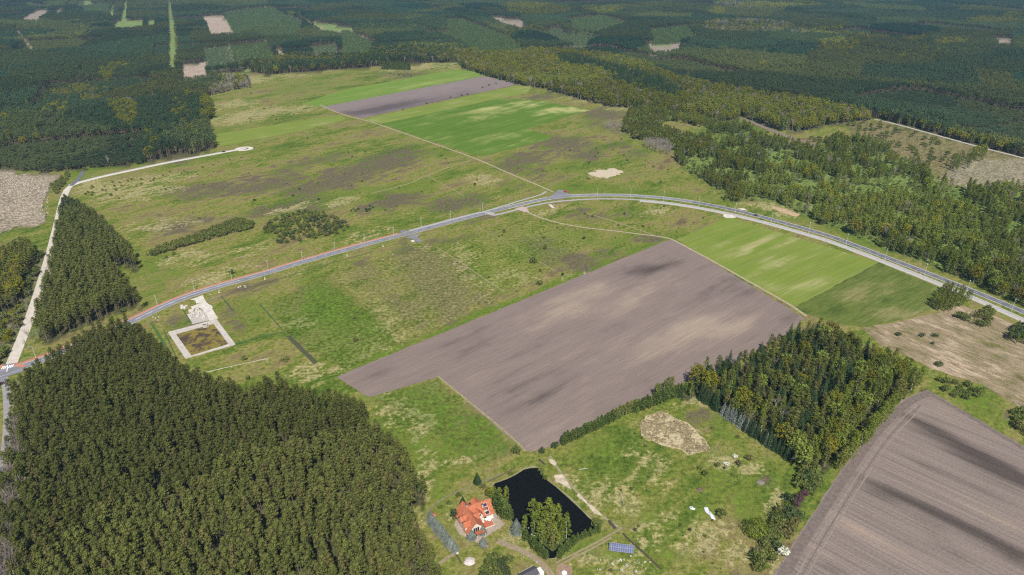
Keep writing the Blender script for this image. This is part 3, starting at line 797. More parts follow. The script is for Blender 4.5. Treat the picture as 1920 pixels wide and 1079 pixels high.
def m_pine(v):
    tr, cr = MB(), MB()
    H = 16.0
    top = Vector((U(-.5, .5), U(-.5, .5), H * .93))
    tr.tube((0, 0, -.3), top * .5, .20, .15, 6); tr.tube(top * .5, top, .15, .05, 5)
    nb = 15
    for k in range(nb):
        t = (k + .5) / nb
        z = H * (.50 + .48 * t)
        rad = (2.2 * math.sin(math.pi * min(1, .30 + t * .66)) ** .7) * U(.55, 1.05)
        a = k * 2.4 + U(-.5, .5)
        c = Vector((math.cos(a) * rad * .72, math.sin(a) * rad * .72, z)) + Vector((top.x, top.y, 0)) * t
        if k < 9: tr.tube((top.x * z / H, top.y * z / H, z - .9), c, .05, .02, 3, cap=False)
        clump(cr, c, U(.95, 1.4), U(.6, .9), 26, .66, .30, .6)
    clump(cr, (top.x, top.y, H * .97), 1.0, .8, 16, .8)
    return tr, cr, H
def m_spruce(v):
    tr, cr = MB(), MB()
    H = 13.0
    tr.tube((0, 0, -.3), (0, 0, H * .95), .18, .02, 5)
    L = 17
    for k in range(L):
        t = k / (L - 1)
        z = .9 + (H - 1.0) * t ** .92
        r = (2.7 * (1 - t) ** .9 + .16) * U(.88, 1.1)
        n = max(5, int(11 * (1 - t) + 4))
        for j in range(n):
            a = 6.283 * (j + U(-.25, .25)) / n + k * .7
            d = Vector((math.cos(a), math.sin(a), 0))
            for q in (.35, .65, .95):
                w = (1.15 - .35 * q) * max(.45, 1 - t * .6)
                p = d * r * q + Vector((0, 0, z - r * .30 * q + U(-.12, .12)))
                nrm = Vector((d.x * .55, d.y * .55, .85)) + rdir(0) * .35
                cr.card(p, nrm, w, max(.35, r * .5))
    return tr, cr, H
def m_birch(v):
    tr, cr = MB(), MB()
    H = 15.0
    top = Vector((U(-.7, .7), U(-.7, .7), H * .93))
    tr.tube((0, 0, -.3), top * .55, .14, .08, 6); tr.tube(top * .55, top, .08, .02, 5)
    w = U(.85, 1.2)
    for k in range(34):
        t = (k + .5) / 34
        z = H * (.15 + .83 * t)
        rad = 2.5 * w * math.sin(math.pi * min(1, .20 + t * .78)) ** .8 * U(.4, 1.08)
        a = k * 2.4 + U(-.5, .5)
        c = Vector((math.cos(a) * rad * .75 + top.x * t, math.sin(a) * rad * .75 + top.y * t, z))
        if k % 3 == 0: tr.tube((top.x * z / H, top.y * z / H, z - .8), c, .035, .012, 3, cap=False)
        clump(cr, c, U(.75, 1.15), U(.7, 1.1), 12, .72, .12, .35)
    return tr, cr, H
def m_oak(v):
    tr, cr = MB(), MB()
    H = 14.0
    tr.tube((0, 0, -.3), (.2, .1, 4.5), .36, .26, 7)
    for k in range(34):
        t = (k + .5) / 34
        ph = math.acos(1 - 1.55 * t)
        a = k * 2.4 + U(-.3, .3)
        rr = U(.78, 1.05)
        c = Vector((4.0 * rr * math.sin(ph) * math.cos(a), 4.0 * rr * math.sin(ph) * math.sin(a), 8.0 + 5.0 * rr * math.cos(ph)))
        if k % 3 == 0: tr.tube((.2, .1, 4.3), c * .9, .12, .03, 4, cap=False)
        clump(cr, c, U(1.2, 1.7), U(.9, 1.3), 20, .85, .12, .45)
    clump(cr, (0, 0, 9.0), 2.6, 2.6, 60, .9)
    return tr, cr, H
def branch(mb, p, d, L, r, lev, spread=.55):
    e = p + d * L
    mb.tube(p, e, r, r * .62, 4 if lev > 1 else 3, cap=False)
    if lev == 0: return
    for k in range(3 if lev > 1 else 3):
        nd = (d + rdir(.35) * spread * U(.7, 1.25)).normalized()
        branch(mb, p.lerp(e, U(.55, 1.0)), nd, L * U(.55, .8), r * .55, lev - 1, spread)
def m_bare(v):
    tr, cr = MB(), MB()
    H = 12.0
    tr.tube((0, 0, -.3), (0, 0, H * .3), .20, .16, 6)
    p = Vector((0, 0, H * .28))
    for k in range(5):
        d = Vector((math.cos(k * 1.3 + v) * .38, math.sin(k * 1.3 + v) * .38, 1)).normalized()
        branch(cr, p + Vector((0, 0, k * .35)), d, H * .26, .11, 3, .6)
    return tr, cr, H
def m_bush(v, n=150):
    tr, cr = MB(), MB()
    for k in range(6):
        a = k * 1.05
        tr.tube((math.cos(a) * .1, math.sin(a) * .1, -.1), (math.cos(a) * .5, math.sin(a) * .5, .9), .03, .015, 3, cap=False)
    for k in range(11):
        a = k * 2.4
        r = .72 * math.sqrt((k + .3) / 11)
        clump(cr, (math.cos(a) * r, math.sin(a) * r, .30 + .75 * (1 - r * r) * U(.75, 1.1)), U(.30, .44), U(.30, .42), 17, .27, .3, .6)
    return tr, cr, 1.5
def m_thuja(v):
    tr, cr = MB(), MB()
    H = 7.0
    tr.tube((0, 0, -.2), (0, 0, H * .8), .10, .03, 5)
    for k in range(34):
        t = (k + .5) / 34
        r = 1.25 * math.sin(math.pi * (.30 + .68 * t)) ** .8
        a = k * 2.4
        clump(cr, (math.cos(a) * r * .6, math.sin(a) * r * .6, .4 + (H - .6) * t), r * .55, .5, 11, .42, .2, .6)
    return tr, cr, H
def m_willow(v):
    tr, cr = MB(), MB()
    tr.tube((0, 0, -.2), (.1, 0, 3), .3, .2, 6)
    for k in range(46):
        t = (k + .5) / 46
        ph = math.acos(1 - 1.75 * t); a = k * 2.4
        c = Vector((3.6 * math.sin(ph) * math.cos(a), 3.6 * math.sin(ph) * math.sin(a), 4.3 + 3.6 * math.cos(ph)))
        if k % 6 == 0: tr.tube((.1, 0, 2.8), c * .9, .08, .02, 4, cap=False)
        for q in range(18):
            p = c + Vector((U(-.8, .8), U(-.8, .8), U(-1.1, .8)))
            cr.card(p, Vector((math.cos(a), math.sin(a), .25)) + rdir(0) * .5, .4, U(.6, 1.2), roll=math.pi / 2 + U(-.3, .3))
    return tr, cr, 8.0

MODELS = {}     # kind -> list of (trunk mesh, crown mesh, whole mesh, height)
def make_models(kind, fn, bark, leaf, n=4, part="crown"):
    L = []
    for v in range(n):
        random.seed(hash_k(kind) + v)
        tr, cr, H = fn(v)
        a = tr.mesh(kind + "_trunk", bark)
        c = cr.mesh(kind + "_" + part, leaf)
        w = MB(); w.add(tr)
        k = MB(); k.add(cr); k.m = [1] * len(k.f); w.add(k)
        L.append((a, c, w.mesh(kind + "_whole", [bark, leaf]), H))
    MODELS[kind] = L
def hash_k(s): return sum(ord(ch) * (i + 3) for i, ch in enumerate(s))
make_models("pine", m_pine, bark_pine, F['pine'], 5)
make_models("spruce", m_spruce, bark_grey, F['spruce'], 3)
make_models("blue_spruce", m_spruce, bark_grey, F['blue'], 3)
make_models("birch", m_birch, bark_white, F['birch'], 5)
make_models("oak", m_oak, bark_grey, F['oak'], 4)
make_models("bare", m_bare, twig, twig, 4, "branches")
make_models("dead", m_bare, twig_pale, twig_pale, 2, "branches")
make_models("bush", m_bush, twig, F['bush'], 4)
make_models("juniper", m_bush, twig, F['juniper'], 3)
make_models("thuja", m_thuja, twig, F['thuja'], 3)
make_models("willow", m_willow, bark_grey, F['willow'], 2)
make_models("lime", m_oak, bark_grey, F['lime'], 2)
make_models("blossom", m_bush, twig, F['blossom'], 2)
make_models("purple", m_bush, twig, F['purple'], 2)
# far woods: a few trees of one stand in a single mesh
def cluster(kind, n, rad, H, nb, cards, size, crown_r, leaf, bark, name):
    L = []
    for v in range(5):
        random.seed(hash_k(name) + v)
        w = MB(); k = MB()
        for q in range(n):
            a = 6.283 * (q + U(-.25, .25)) / n; r = rad * U(.75, 1.1) if n > 1 else 0
            x, y, h = math.cos(a) * r, math.sin(a) * r, H * U(.88, 1.1)
            w.tube((x, y, 0), (x, y, h * .9), .17, .06, 4, cap=False)
            for j in range(nb):
                t = (j + .5) / nb
                rr = crown_r * math.sin(math.pi * (.25 + .7 * t)) * U(.3, .8)
                b_ = j * 2.4 + q
                clump(k, (x + math.cos(b_) * rr, y + math.sin(b_) * rr, h * (.55 + .43 * t)), crown_r * .5, .9, cards, size, .6, .7)
        k.m = [1] * len(k.f); w.add(k)
        L.append(w.mesh(name, [bark, leaf]))
    return L
CL = dict(
 pine=cluster("pine", 4, 2.6, 16, 6, 9, 1.15, 2.2, F['pine'], bark_pine, "pine_clump"),
 young=cluster("young", 5, 2.0, 4.2, 3, 7, .9, 1.5, F['young'], bark_grey, "young_pine_clump"),
)

# ------------------------------------------------------------------ scatter
TREES = []     # (kind, x, y, h, region)
def scatter(region, poly, kinds, sp, h, H=17.0, hv=.14, keep=None, holes=True, dens=1.0, far=None, seed=0, extra=None):
    P = gp(poly, H) if isinstance(poly, list) else poly
    r = np.random.default_rng(hash_k(region) + seed)
    lo, hi = P.min(0), P.max(0)
    xs = np.arange(lo[0], hi[0] + sp, sp); ys = np.arange(lo[1], hi[1] + sp, sp)
    X, Y = np.meshgrid(xs, ys)
    X = X + (np.arange(len(ys)) % 2)[:, None] * sp * .5
    Q = np.stack([X.ravel(), Y.ravel()], 1) + r.uniform(-.46, .46, (X.size, 2)) * sp
    px, py = proj(Q[:, 0], Q[:, 1])
    m = (px > -130) & (px < 2050) & (py > -12) & (py < 1240) & (Q[:, 1] > 30)
    Q = Q[m]
    Q = Q[inside(Q, P)]
    if dens < 1: Q = Q[r.random(len(Q)) < dens]
    for L, w in ROADW:
        Q = Q[polydist(Q, L) > w] if len(Q) else Q
    if holes:
        for k, w in HOLEW.items(): Q = Q[~inside(Q, w)]
        for L, w in LANEW: Q = Q[polydist(Q, L) > w * .55]
    if keep is not None and len(Q): Q = Q[np.asarray(keep(Q), bool)]
    n = len(Q)
    hs = h * (1 + r.uniform(-hv, hv, n))
    hs *= .90 + .2 * fbm(Q[:, 0] / 40, Q[:, 1] / 40)
    names = list(kinds); w = np.array([kinds[k] for k in names], float); w /= w.sum()
    ks = r.choice(len(names), n, p=w)
    out = [[names[k], q[0], q[1], hh, region] for k, q, hh in zip(ks, Q, hs)]
    if extra and out: extra(out, r)
    TREES.extend(out)
    return out

_la, _lb = np.array(g(316, 0)), np.array(g(326, 136))
_ld = (_lb - _la) / np.hypot(*(_lb - _la)); _ln = np.array([-_ld[1], _ld[0]])
def compartment(Q):
    """the forest is cut into compartments by narrow rides; each was planted in its own year"""
    u, v = (Q - _la) @ _ld, (Q - _la) @ _ln
    cu = np.floor(u / 230.).astype(int); cv = np.floor((v + (cu % 2) * 40) / 170.).astype(int)
    fu, fv = np.mod(u, 230.), np.mod(v + (cu % 2) * 40, 170.)
    hsh = _H[(cu * 37 + 11) & 255, (cv * 53 + 5) & 255]; h2 = _H[(cu * 17 + 91) & 255, (cv * 29 + 45) & 255]
    ride = ((fu < 6.5) & (h2 > .25)) | ((fv < 5.5) & (h2 < .75))
    return hsh, h2, ride
def in_blobs(x, y, blobs):
    px, py = proj(np.array([x]), np.array([y]))
    for cx, cy_, rx, ry in blobs:
        if ((px[0] - cx) / rx) ** 2 + ((py[0] - cy_) / ry) ** 2 < 1: return True
    return False
OAKB = [(150,170,36,9),(118,176,24,7),(203,145,16,11),(225,130,18,6),(113,212,22,9),(228,215,10,26),(215,200,9,14),(245,235,10,20),(250,225,14,14),(170,186,20,8),(327,95,8,44),(1415,56,20,4),(1560,66,42,7),(1575,90,40,12),(1630,73,42,9),(1712,80,24,6),(1780,88,30,6),(1845,44,36,5),(1895,38,18,8),(1475,14,70,7),(1345,28,14,9),(1430,130,14,4),(1690,118,12,4),(445,44,20,8),(392,215,12,22),(400,240,8,18),(1010,24,60,10),(980,18,40,6),(1130,22,40,8)]
BAREB = [(1400,56,86,13),(1440,14,110,8),(1500,66,20,6),(245,215,14,18),(1290,76,16,4)]
def far_mix(out, r):
    hs, h2, rd = compartment(np.array([[t[1], t[2]] for t in out]))
    for i, t in enumerate(out):
        u = r.random()
        t[3] *= .66 + .5 * hs[i] if hs[i] > .12 else .38
        u2 = .0 if h2[i] < .85 else .14
        if r.random() < u2: t[0] = 'birch' if r.random() < .6 else 'oak'
        if in_blobs(t[1], t[2], OAKB) and u < .8: t[0] = 'oak' if u < .5 else 'birch'
        elif in_blobs(t[1], t[2], BAREB) and u < .75: t[0] = 'bare' if u < .55 else 'oak'
        elif u > .985: t[0] = 'birch'
far_poly = gp(W_FAR)
NEARD, FARD = 0, 900
belt = gp(W_BELT, 17)
scatter("far_wood", far_poly, {'pine': 1}, 4.6, 17, keep=lambda Q: (np.hypot(Q[:, 0], Q[:, 1]) < FARD) & ~compartment(Q)[2], extra=far_mix)
FARC = scatter("far_clumps", far_poly, {'pine': 1}, 7.6, 17, keep=lambda Q: (np.hypot(Q[:, 0], Q[:, 1]) >= FARD) & ~compartment(Q)[2], extra=far_mix)
edge = [(640,131),(500,141),(455,134),(440,125),(530,112),(640,104),(760,92),(860,92),(860,118),(770,120)]
scatter("far_edge", edge, {'pine': 3, 'birch': 2, 'oak': 2, 'bare': 1.5}, 7, 16)
scatter("grey_row", [(348,160),(390,152),(468,150),(470,166),(430,172),(385,184),(350,182)], {'bare': 5, 'pine': 1, 'oak': .8}, 5, 15, holes=False)
GLADES = [(690,950,9,12),(556,962,10,12),(455,728,8,7),(462,750,9,12),(640,930,8,6),(590,1010,9,6),(350,870,5,9)]
scatter("near_pine", W_A, {'pine': 1}, 3.65, 14.6, H=14.8, hv=.13, keep=lambda Q: (fbm(Q[:, 0] / 7, Q[:, 1] / 7, 2) < .74) & np.array([not in_blobs(q[0], q[1], GLADES) for q in Q]), extra=lambda out, r: [t.__setitem__(0, 'birch') for t in out if proj(np.array([t[1]]), np.array([t[2]]))[0][0] < 55 and r.random() < .35] + [t.__setitem__(0, 'bare') for t in out if proj(np.array([t[1]]), np.array([t[2]]))[0][0] < 45 and r.random() < .5])
scatter("lane_bare", [(20,720),(50,735),(70,800),(30,900),(-20,960),(-40,900),(10,840),(22,770)], {'bare': 3, 'birch': 1}, 5.5, 11)
scatter("strip_pine", W_B, {'pine': 1}, 4.2, 15.5)
scatter("road_bare", [(72,560),(60,620),(44,652),(58,664),(86,640),(96,600),(100,540),(106,470),(96,500)], {'bare': 1}, 6.5, 10)
scatter("west_pine", W_C, {'pine': 4, 'oak': .6, 'birch': .5}, 4.8, 14)
scatter("west_scrub", W_C2, {'bare': 3, 'bush': 4, 'oak': 1.2}, 5.0, 6, H=6)
def copse(out, r):
    core = [(1470,668,100,26),(1500,735,90,45),(1400,720,60,40),(1560,690,70,30),(1500,800,50,40)]
    for t in out:
        px, py = proj(np.array([t[1]]), np.array([t[2]]))
        if px[0] + py[0] * .86 > 2215 and t[0] in ('pine', 'spruce'): t[0] = 'birch' if r.random() < .8 else 'lime'
        if in_blobs(t[1], t[2], core) and r.random() < .62: t[0] = 'pine' if r.random() < .55 else 'spruce'
SPR = [(1040,113),(1080,112),(1110,122),(1170,136),(1240,158),(1280,183),(1262,192),(1200,178),(1150,163),(1130,142),(1080,130),(1050,126)]
_spr = gp(SPR)
scatter("oak_belt", W_BELT, {'oak': 4.5, 'birch': 4, 'bare': 1.6, 'spruce': .25}, 6.2, 15, hv=.32, keep=lambda Q: ~(inside(Q, _spr) & (rng.random(len(Q)) < .85)) & (fbm(Q[:, 0] / 25 + 7, Q[:, 1] / 25) > .30))
scatter("spruce_rows", SPR, {'spruce': 1}, 6.0, 20, dens=.8)
scatter("birch_grove", W_G1, {'birch': 7, 'oak': 1, 'bush': 1}, 6.0, 11)
scatter("east_wood", W_G2, {'birch': 10, 'oak': .6, 'bare': .6, 'lime': .5}, 4.6, 11.5, hv=.32, keep=lambda Q: fbm(Q[:, 0] / 17, Q[:, 1] / 17) > np.where(Q[:, 1] < 520, .36, np.where(Q[:, 1] < 640, .45, .52)))
scatter("east_wood", W_G2, {'bush': 6, 'birch': 1}, 7.0, 3.4, hv=.3, dens=.5, seed=9)
scatter("mixed_wood", W_I, {'birch': 6, 'spruce': 2.4, 'pine': 3.6, 'oak': .9, 'lime': .4, 'bare': .4}, 4.7, 13.5, H=14, hv=.2, extra=lambda out, r: copse(out, r))
for k in ('young_a', 'young_b', 'young_c', 'young_d', 'young_e', 'young_f', 'young_g', 'young_h'):
    for t in scatter("young_" + k, HOLEW[k], {'young': 1}, 6.4, 7.5 if k in ('young_e', 'young_h') else 4.2, holes=False): pass
scatter("young_plant", HOLEW['plant_c'], {'young': 1}, 8, 3, holes=False)
scatter("young_plant", HOLEW['plant_a'], {'young': 1}, 7, 1.3, holes=False, seed=4)
scatter("young_plant", HOLEW['plant_b'], {'young': 1}, 8, 1.6, holes=False, seed=5)
# thicket of shrubs in the rough meadow
scatter("meadow_thicket", [(492,430),(520,408),(560,400),(600,396),(625,405),(660,425),(640,440),(570,452),(520,462)], {'bush': 6, 'juniper': 2, 'birch': 2}, 4.4, 4.0, dens=.8)
scatter("meadow_thicket", [(640,395),(700,385),(700,400),(650,410)], {'juniper': 1}, 6, 2.6, dens=.5, seed=3)
scatter("hedge_strip", [(274,481),(300,466),(360,446),(420,424),(450,412),(476,422),(470,430),(400,448),(330,468),(290,483)], {'bush': 4, 'birch': .6}, 3.0, 4.6)
scatter("east_shrubs", [(1740,576),(1760,548),(1790,534),(1822,548),(1818,568),(1795,580),(1765,588)], {'birch': 1}, 3.6, 9, H=0)
scatter("east_shrubs", [(1785,594),(1830,590),(1855,578),(1862,600),(1852,618),(1815,608)], {'birch': 2, 'bush': 2}, 3.6, 5, H=0, seed=2)
scatter("east_shrubs", [(1885,640),(1905,615),(1960,625),(1960,660),(1915,648)], {'birch': 2, 'juniper': 1}, 3.6, 7, H=0, seed=3)
scatter("field_edge_shrubs", [(1752,708),(1800,716),(1840,735),(1828,752),(1780,745),(1755,735)], {'bush': 3, 'birch': .5}, 4.2, 4.0, H=0)
scatter("field_edge_shrubs", [(1895,790),(1905,770),(1960,785),(1960,835),(1915,822)], {'bush': 3, 'birch': 1}, 4.2, 5.0, H=0, seed=2)
scatter("south_scrub", [(905,1062),(930,1045),(965,1048),(968,1075),(940,1100),(905,1100)], {'bush': 2, 'thuja': 3, 'juniper': 1}, 3.2, 4.2, H=0)
scatter("west_edge_shrubs", [(95,350),(110,340),(128,325),(132,330),(110,365),(98,362)], {'bush': 1}, 4.5, 4, H=0)
scatter("track_shrubs", [(170,350),(230,340),(280,330),(330,318),(350,322),(260,352),(200,372),(150,368)], {'bush': 2}, 9, 2.6, dens=.55, H=0)
scatter("east_glade", [(1290,255),(1400,240),(1470,262),(1560,262),(1640,262),(1700,300),(1600,268),(1420,268),(1330,290)], {'bush': 3, 'birch': 2}, 8.5, 6, dens=.7)
scatter("east_glade", [(1563,222),(1647,232),(1747,256),(1800,300),(1740,310),(1640,262)], {'bush': 4, 'bare': 1.5, 'birch': 1.2, 'oak': .6}, 10, 6, dens=.6, seed=3)
scatter("path_trees", [(1650,223),(1745,249),(1840,275),(1925,296),(1925,286),(1840,264),(1745,239),(1660,215)], {"oak": 3, "birch": 3}, 7, 14, H=0)
scatter("glade_birches", [(1760,318),(1800,300),(1840,290),(1850,300),(1800,325)], {'birch': 3, 'oak': 1}, 9, 15, H=0)
scatter("grey_copse", [(1128,240),(1150,232),(1168,240),(1162,250),(1140,246)], {'bare': 1}, 4.2, 9, H=0)
scatter("grey_copse", [(1202,274),(1225,268),(1256,275),(1260,295),(1235,290)], {'bare': 1}, 4.2, 11, H=0, seed=2)
scatter("green_spruces", [(716,131),(772,133),(772,129),(718,127)], {'thuja': 1}, 6.0, 14, H=0)
scatter("brown_scrub", [(722,137),(770,140),(776,146),(740,142)], {'bush': 1}, 9, 3, H=0)
scatter("road_trees", [(1358,378),(1372,368),(1392,366),(1400,376),(1380,382)], {'birch': 2, 'oak': 1}, 6, 13, H=0)
scatter("south_scrub_east", [(1440,985),(1480,930),(1500,880),(1530,885),(1545,905),(1510,960),(1475,1010),(1450,1060),(1425,1090),(1410,1070)], {'bush': 5, 'juniper': 1, 'birch': 1.4}, 3.5, 5.2, H=0, keep=lambda Q: np.array([not in_blobs(q[0], q[1], [(1496,945,20,26),(1467,1036,16,16),(1415,995,26,26)]) for q in Q]))

# ------------------------------------------------------------------ single trees
def lone(kind, x, y, h, label, wide=None, group=None):
    X, Y = g(x, y)
    TREES.append([kind, X, Y, h, ('lone', label, group, wide)])
def row(kind, a, b_, n, h, label, wide=None, jit=.5, group=None):
    A, B = Vector(g(*a)), Vector(g(*b_))
    for k in range(n):
        p = A.lerp(B, (k + .5) / n)
        TREES.append([kind, p.x + U(-jit, jit), p.y + U(-jit, jit), h * U(.88, 1.12), ('lone', label, group or label, wide)])
random.seed(11)
lone('bush', 1000, 494, 6.6, "largest round tree in the rough meadow above the ploughed field", 3.6)
lone('bush', 945, 437, 4.5, "dark upright bush below the road, left of the sandy track", 2.0)
lone('bush', 1022, 468, 4.4, "round bush up and right of the largest meadow tree", 2.2)
lone('bush', 1013, 510, 3.4, "small bush just below the largest meadow tree", 1.7)
lone('bush', 1012, 535, 5.2, "olive round bush nearest the top edge of the big ploughed field", 2.9)
lone('juniper', 1055, 518, 3.4, "narrow dark bush at the grassy rim of the big ploughed field", 1.5)
lone('juniper', 1095, 449, 3.2, "dark bush between the sandy track and the brown heath patch", 1.8)
lone('bush', 1020, 447, 2.6, "low bush on brown turf below the sandy track", 2.0)
lone('juniper', 890, 348, 3.4, "dark bush just left of the field track", 1.8)
lone('bush', 1540, 422, 11, "wide olive oak-like tree at the roadside wood's edge", 4.5)
lone('oak', 1548, 420, 12, "broad yellow-green oak beside the road bend", None)
lone('oak', 1875, 556, 13, "yellow-green oak at the right end of the roadside wood", None)
lone('spruce', 895, 906, 7.0, "dark conifer standing alone on the grass above the house", 1.3)
lone('spruce', 868, 948, 6.0, "dark conifer at the house's back corner", 1.4)
lone('juniper', 853, 972, 6.0, "big dark rounded shrub left of the house", 2.6)
lone('blue_spruce', 884, 1009, 5.2, "blue spruce in front of the house gable", 1.9)
lone('blue_spruce', 905, 1000, 4.8, "blue spruce at the corner of the red terrace", 1.9)
lone('blue_spruce', 906, 1022, 4.8, "blue spruce on the lawn farthest in front of the house", 1.9)
row('blue_spruce', (806, 974), (855, 1036), 12, 5.8, "silver blue spruce in the row along the lawn's left edge", 1.75, jit=.3)
lone('oak', 916, 935, 8, "broad tree between the house and the pond's top corner", .55)
row('thuja', (930, 952), (956, 978), 5, 10.5, "tall green hedge conifer between house and pond", 1.35)
lone('birch', 948, 950, 13, "green tree on the pond's left bank", None)
lone('blue_spruce', 968, 998, 8.5, "large blue-grey conifer at the pond's lower left bank", 1.7)
lone('birch', 982, 1002, 12, "bright green tree beside the blue-grey conifer at the pond", None)
row('thuja', (985, 1012), (1028, 1052), 8, 6.5, "green hedge bush along the pond's lower left bank", 1.4)
row('thuja', (1044, 1048), (1076, 1020), 5, 6.0, "green hedge bush along the pond's lower right bank", 1.4)
row('thuja', (1080, 1016), (1124, 996), 6, 5.0, "green hedge bush at the pond's right corner", 1.4)
ISL = [(999,975,16),(1003,995,14),(1012,985,18),(1018,1000,17),(1026,978,19),(1034,992,18),(1044,985,17),(1050,1000,15),(1028,1014,14),(1016,1020,12),(1040,1015,14),(1034,1030,11),(1054,1012,12),(1010,1010,13),(1046,1024,10)]
for x, y, h in ISL:
    lone('birch', x, y, h * .80, "green birch on the wooded island in the pond", None, "birches on the pond island")
for x, y, h, w in ((1014,884,2.2,1.8),(1022,899,2.6,1.6),(1016,890,1.6,1.2)):
    lone('bush', x, y, h, "green shrub overhanging the pond's top right bank", w, "shrubs on the pond's top bank")
for x, y, h, w in ((958,890,1.4,1.8),(905,915,2.4,2.2),(860,930,1.8,2.0),(842,945,1.6,2.0),(826,952,1.4,1.8)):
    lone('bush', x, y, h, "low shrub along the wooden fence and path above the house", w, "shrubs by the fence above the house")
for x, y, h in ((925,938,9),(933,945,10),(941,958,10.5),(950,968,9.5)):
    lone('oak', x, y, h, "leafy tree in the dense row between house and pond", "leafy trees between house and pond") if False else lone('birch', x, y, h, "leafy tree in the dense row between house and pond", 1.25, "leafy trees between house and pond")
lone('birch', 1062, 1010, 16, "slender birch with a white stem at the island's right side", None)
lone('bush', 1120, 985, 3.5, "rounded green shrub at the pond's right end", 3.2)
lone('willow', 1415, 1003, 9.0, "large green weeping willow in the lower right meadow", 1.0)
lone('blossom', 1467, 1040, 4.5, "white blossoming shrub at the edge of the right ploughed field", 3.2)
lone('juniper', 1442, 1048, 4.0, "dark shrub left of the white blossoming shrub", 3.0)
for x, y, h, w in ((1498,940,4.5,3.0),(1486,962,4.0,2.8),(1508,930,3.6,2.4),(1492,950,4,2.6)):
    lone('purple', x, y, h, "purple-leaved shrub between the meadow and right ploughed field", w, "purple shrubs by the ploughed field")
lone('lime', 1528, 872, 10, "pale lime-green rounded tree at the wood's lower tip", .62)
lone('lime', 1510, 880, 9, "yellowish tree left of the pale lime-green one", .55)
lone('bush', 1352, 968, 4.2, "round green shrub beside the white rubbish heap", 3.0)
for i, (x, y, l) in enumerate(((1684,630,"first from left"),(1728,632,"middle one"),(1752,632,"third from left"),(1748,646,"small one below the other three"))):
    lone('juniper', x, y, (3.2, 3.6, 3.0, 2.2)[i], "round dark juniper on the sandy fallow field, " + l, (2.6, 2.4, 2.5, 1.4)[i])
lone('juniper', 1760, 686, 3.4, "dark juniper where the sandy fallow field meets the mixed wood", 2.8)
lone('bush', 968, 849, 4.4, "round olive shrub at the ploughed field's bottom corner", 3.0)
lone('juniper', 1016, 852, 5.2, "dark upright shrub at the start of the field hedge", 2.0)
lone('juniper', 1041, 840, 4.2, "dark round shrub second from the start of the field hedge", 2.6)
row('thuja', (1052, 836), (1150, 788), 20, 7.2, "dark green conifer in the hedge below the ploughed field", 1.5)
row('birch', (1150, 790), (1190, 770), 6, 8.5, "lighter leafy tree in the field hedge", 1.3)
row('thuja', (1185, 775), (1290, 735), 22, 8.4, "tall conifer in the hedge near the mixed wood", 1.4)
row('birch', (1225, 745), (1262, 728), 5, 9, "leafy tree rising behind the tall hedge", 1.3)
row('spruce', (1312, 746), (1345, 770), 8, 11, "green spruce along the straight left edge of the mixed wood", None)
row('blue_spruce', (1352, 776), (1420, 820), 9, 8.5, "blue spruce along the straight left edge of the mixed wood", 1.25)
row('spruce', (1392, 804), (1478, 862), 11, 10, "dark spruce near the lower end of the mixed wood's edge", None)
row('blue_spruce', (1432, 832), (1450, 842), 2, 9, "blue spruce standing alone near the lower wood edge", None)
row('birch', (1690, 745), (1572, 880), 30, 12, "light green birch in the outer row beside the right ploughed field", 1.35, jit=1.5)
for x, y, h, w in ((1385,872,3,2.4),(1345,875,3,2),(1322,892,3.6,2),(1405,862,3,2.4)):
    lone('bush', x, y, h, "brownish shrub in the meadow right of the reed patch", w, "brown shrubs in the lower right meadow")
for x, y in ((1378,858),(1362,872)): lone('blossom', x, y, 1.8, "small whitish shrub in the lower right meadow", 1.8, "small whitish shrubs")
for x, y in ((1163,1053),(1175,1063),(1165,1072),(1192,1074),(1148,1060)):
    lone('blossom', x, y, 1.7, "small white blossoming fruit tree below the ground solar array", .85, "blossoming fruit trees")
lone('dead', 677, 990, 9, "pale leafless tree inside the lower left pine wood", None)
lone('dead', 1452, 770, 11, "pale bare tree inside the mixed wood", None)
lone('juniper', 434, 514, 4.5, "dark leaning tree by the road with a bare patch", 2.4)
lone('bush', 458, 675, 3, "round olive bush below the concrete basin", 2.6)
lone('bush', 535, 676, 2.8, "wide low bush right of the rubble line", 3.4)
lone('bush', 465, 712, 3.2, "yellowish bush at the pine wood's top edge", 2.0)
lone('bush', 312, 485, 2.6, "reddish-brown bush above the road's left end", 2.0)
lone('bush', 326, 478, 2.6, "dark bush by the end of the hedge strip", 2.0)
lone('bush', 665, 598, 2.2, "dark bush left of the olive heath square", 1.8)
lone('bush', 667, 640, 2.4, "olive bush near the ploughed field's left end", 2.2)
lone('bush', 231, 585, 3.4, "whitish blossoming bush at the pine strip's foot", 2.4)
lone('dead', 205, 312, 15, "bare white-stemmed tree at the far wood's edge", .5)
lone('bush', 160, 320, 5, "whitish blossoming bush by the asphalt stub", 3.0)
for x, y in ((905,165),(917,161),(930,158),(845,184),(866,180),(800,195),(756,207),(877,178)):
    lone('bush', x, y, 3.0, "small bush on the strip below the far ploughed field", 2.6, "bushes on the far field margin")

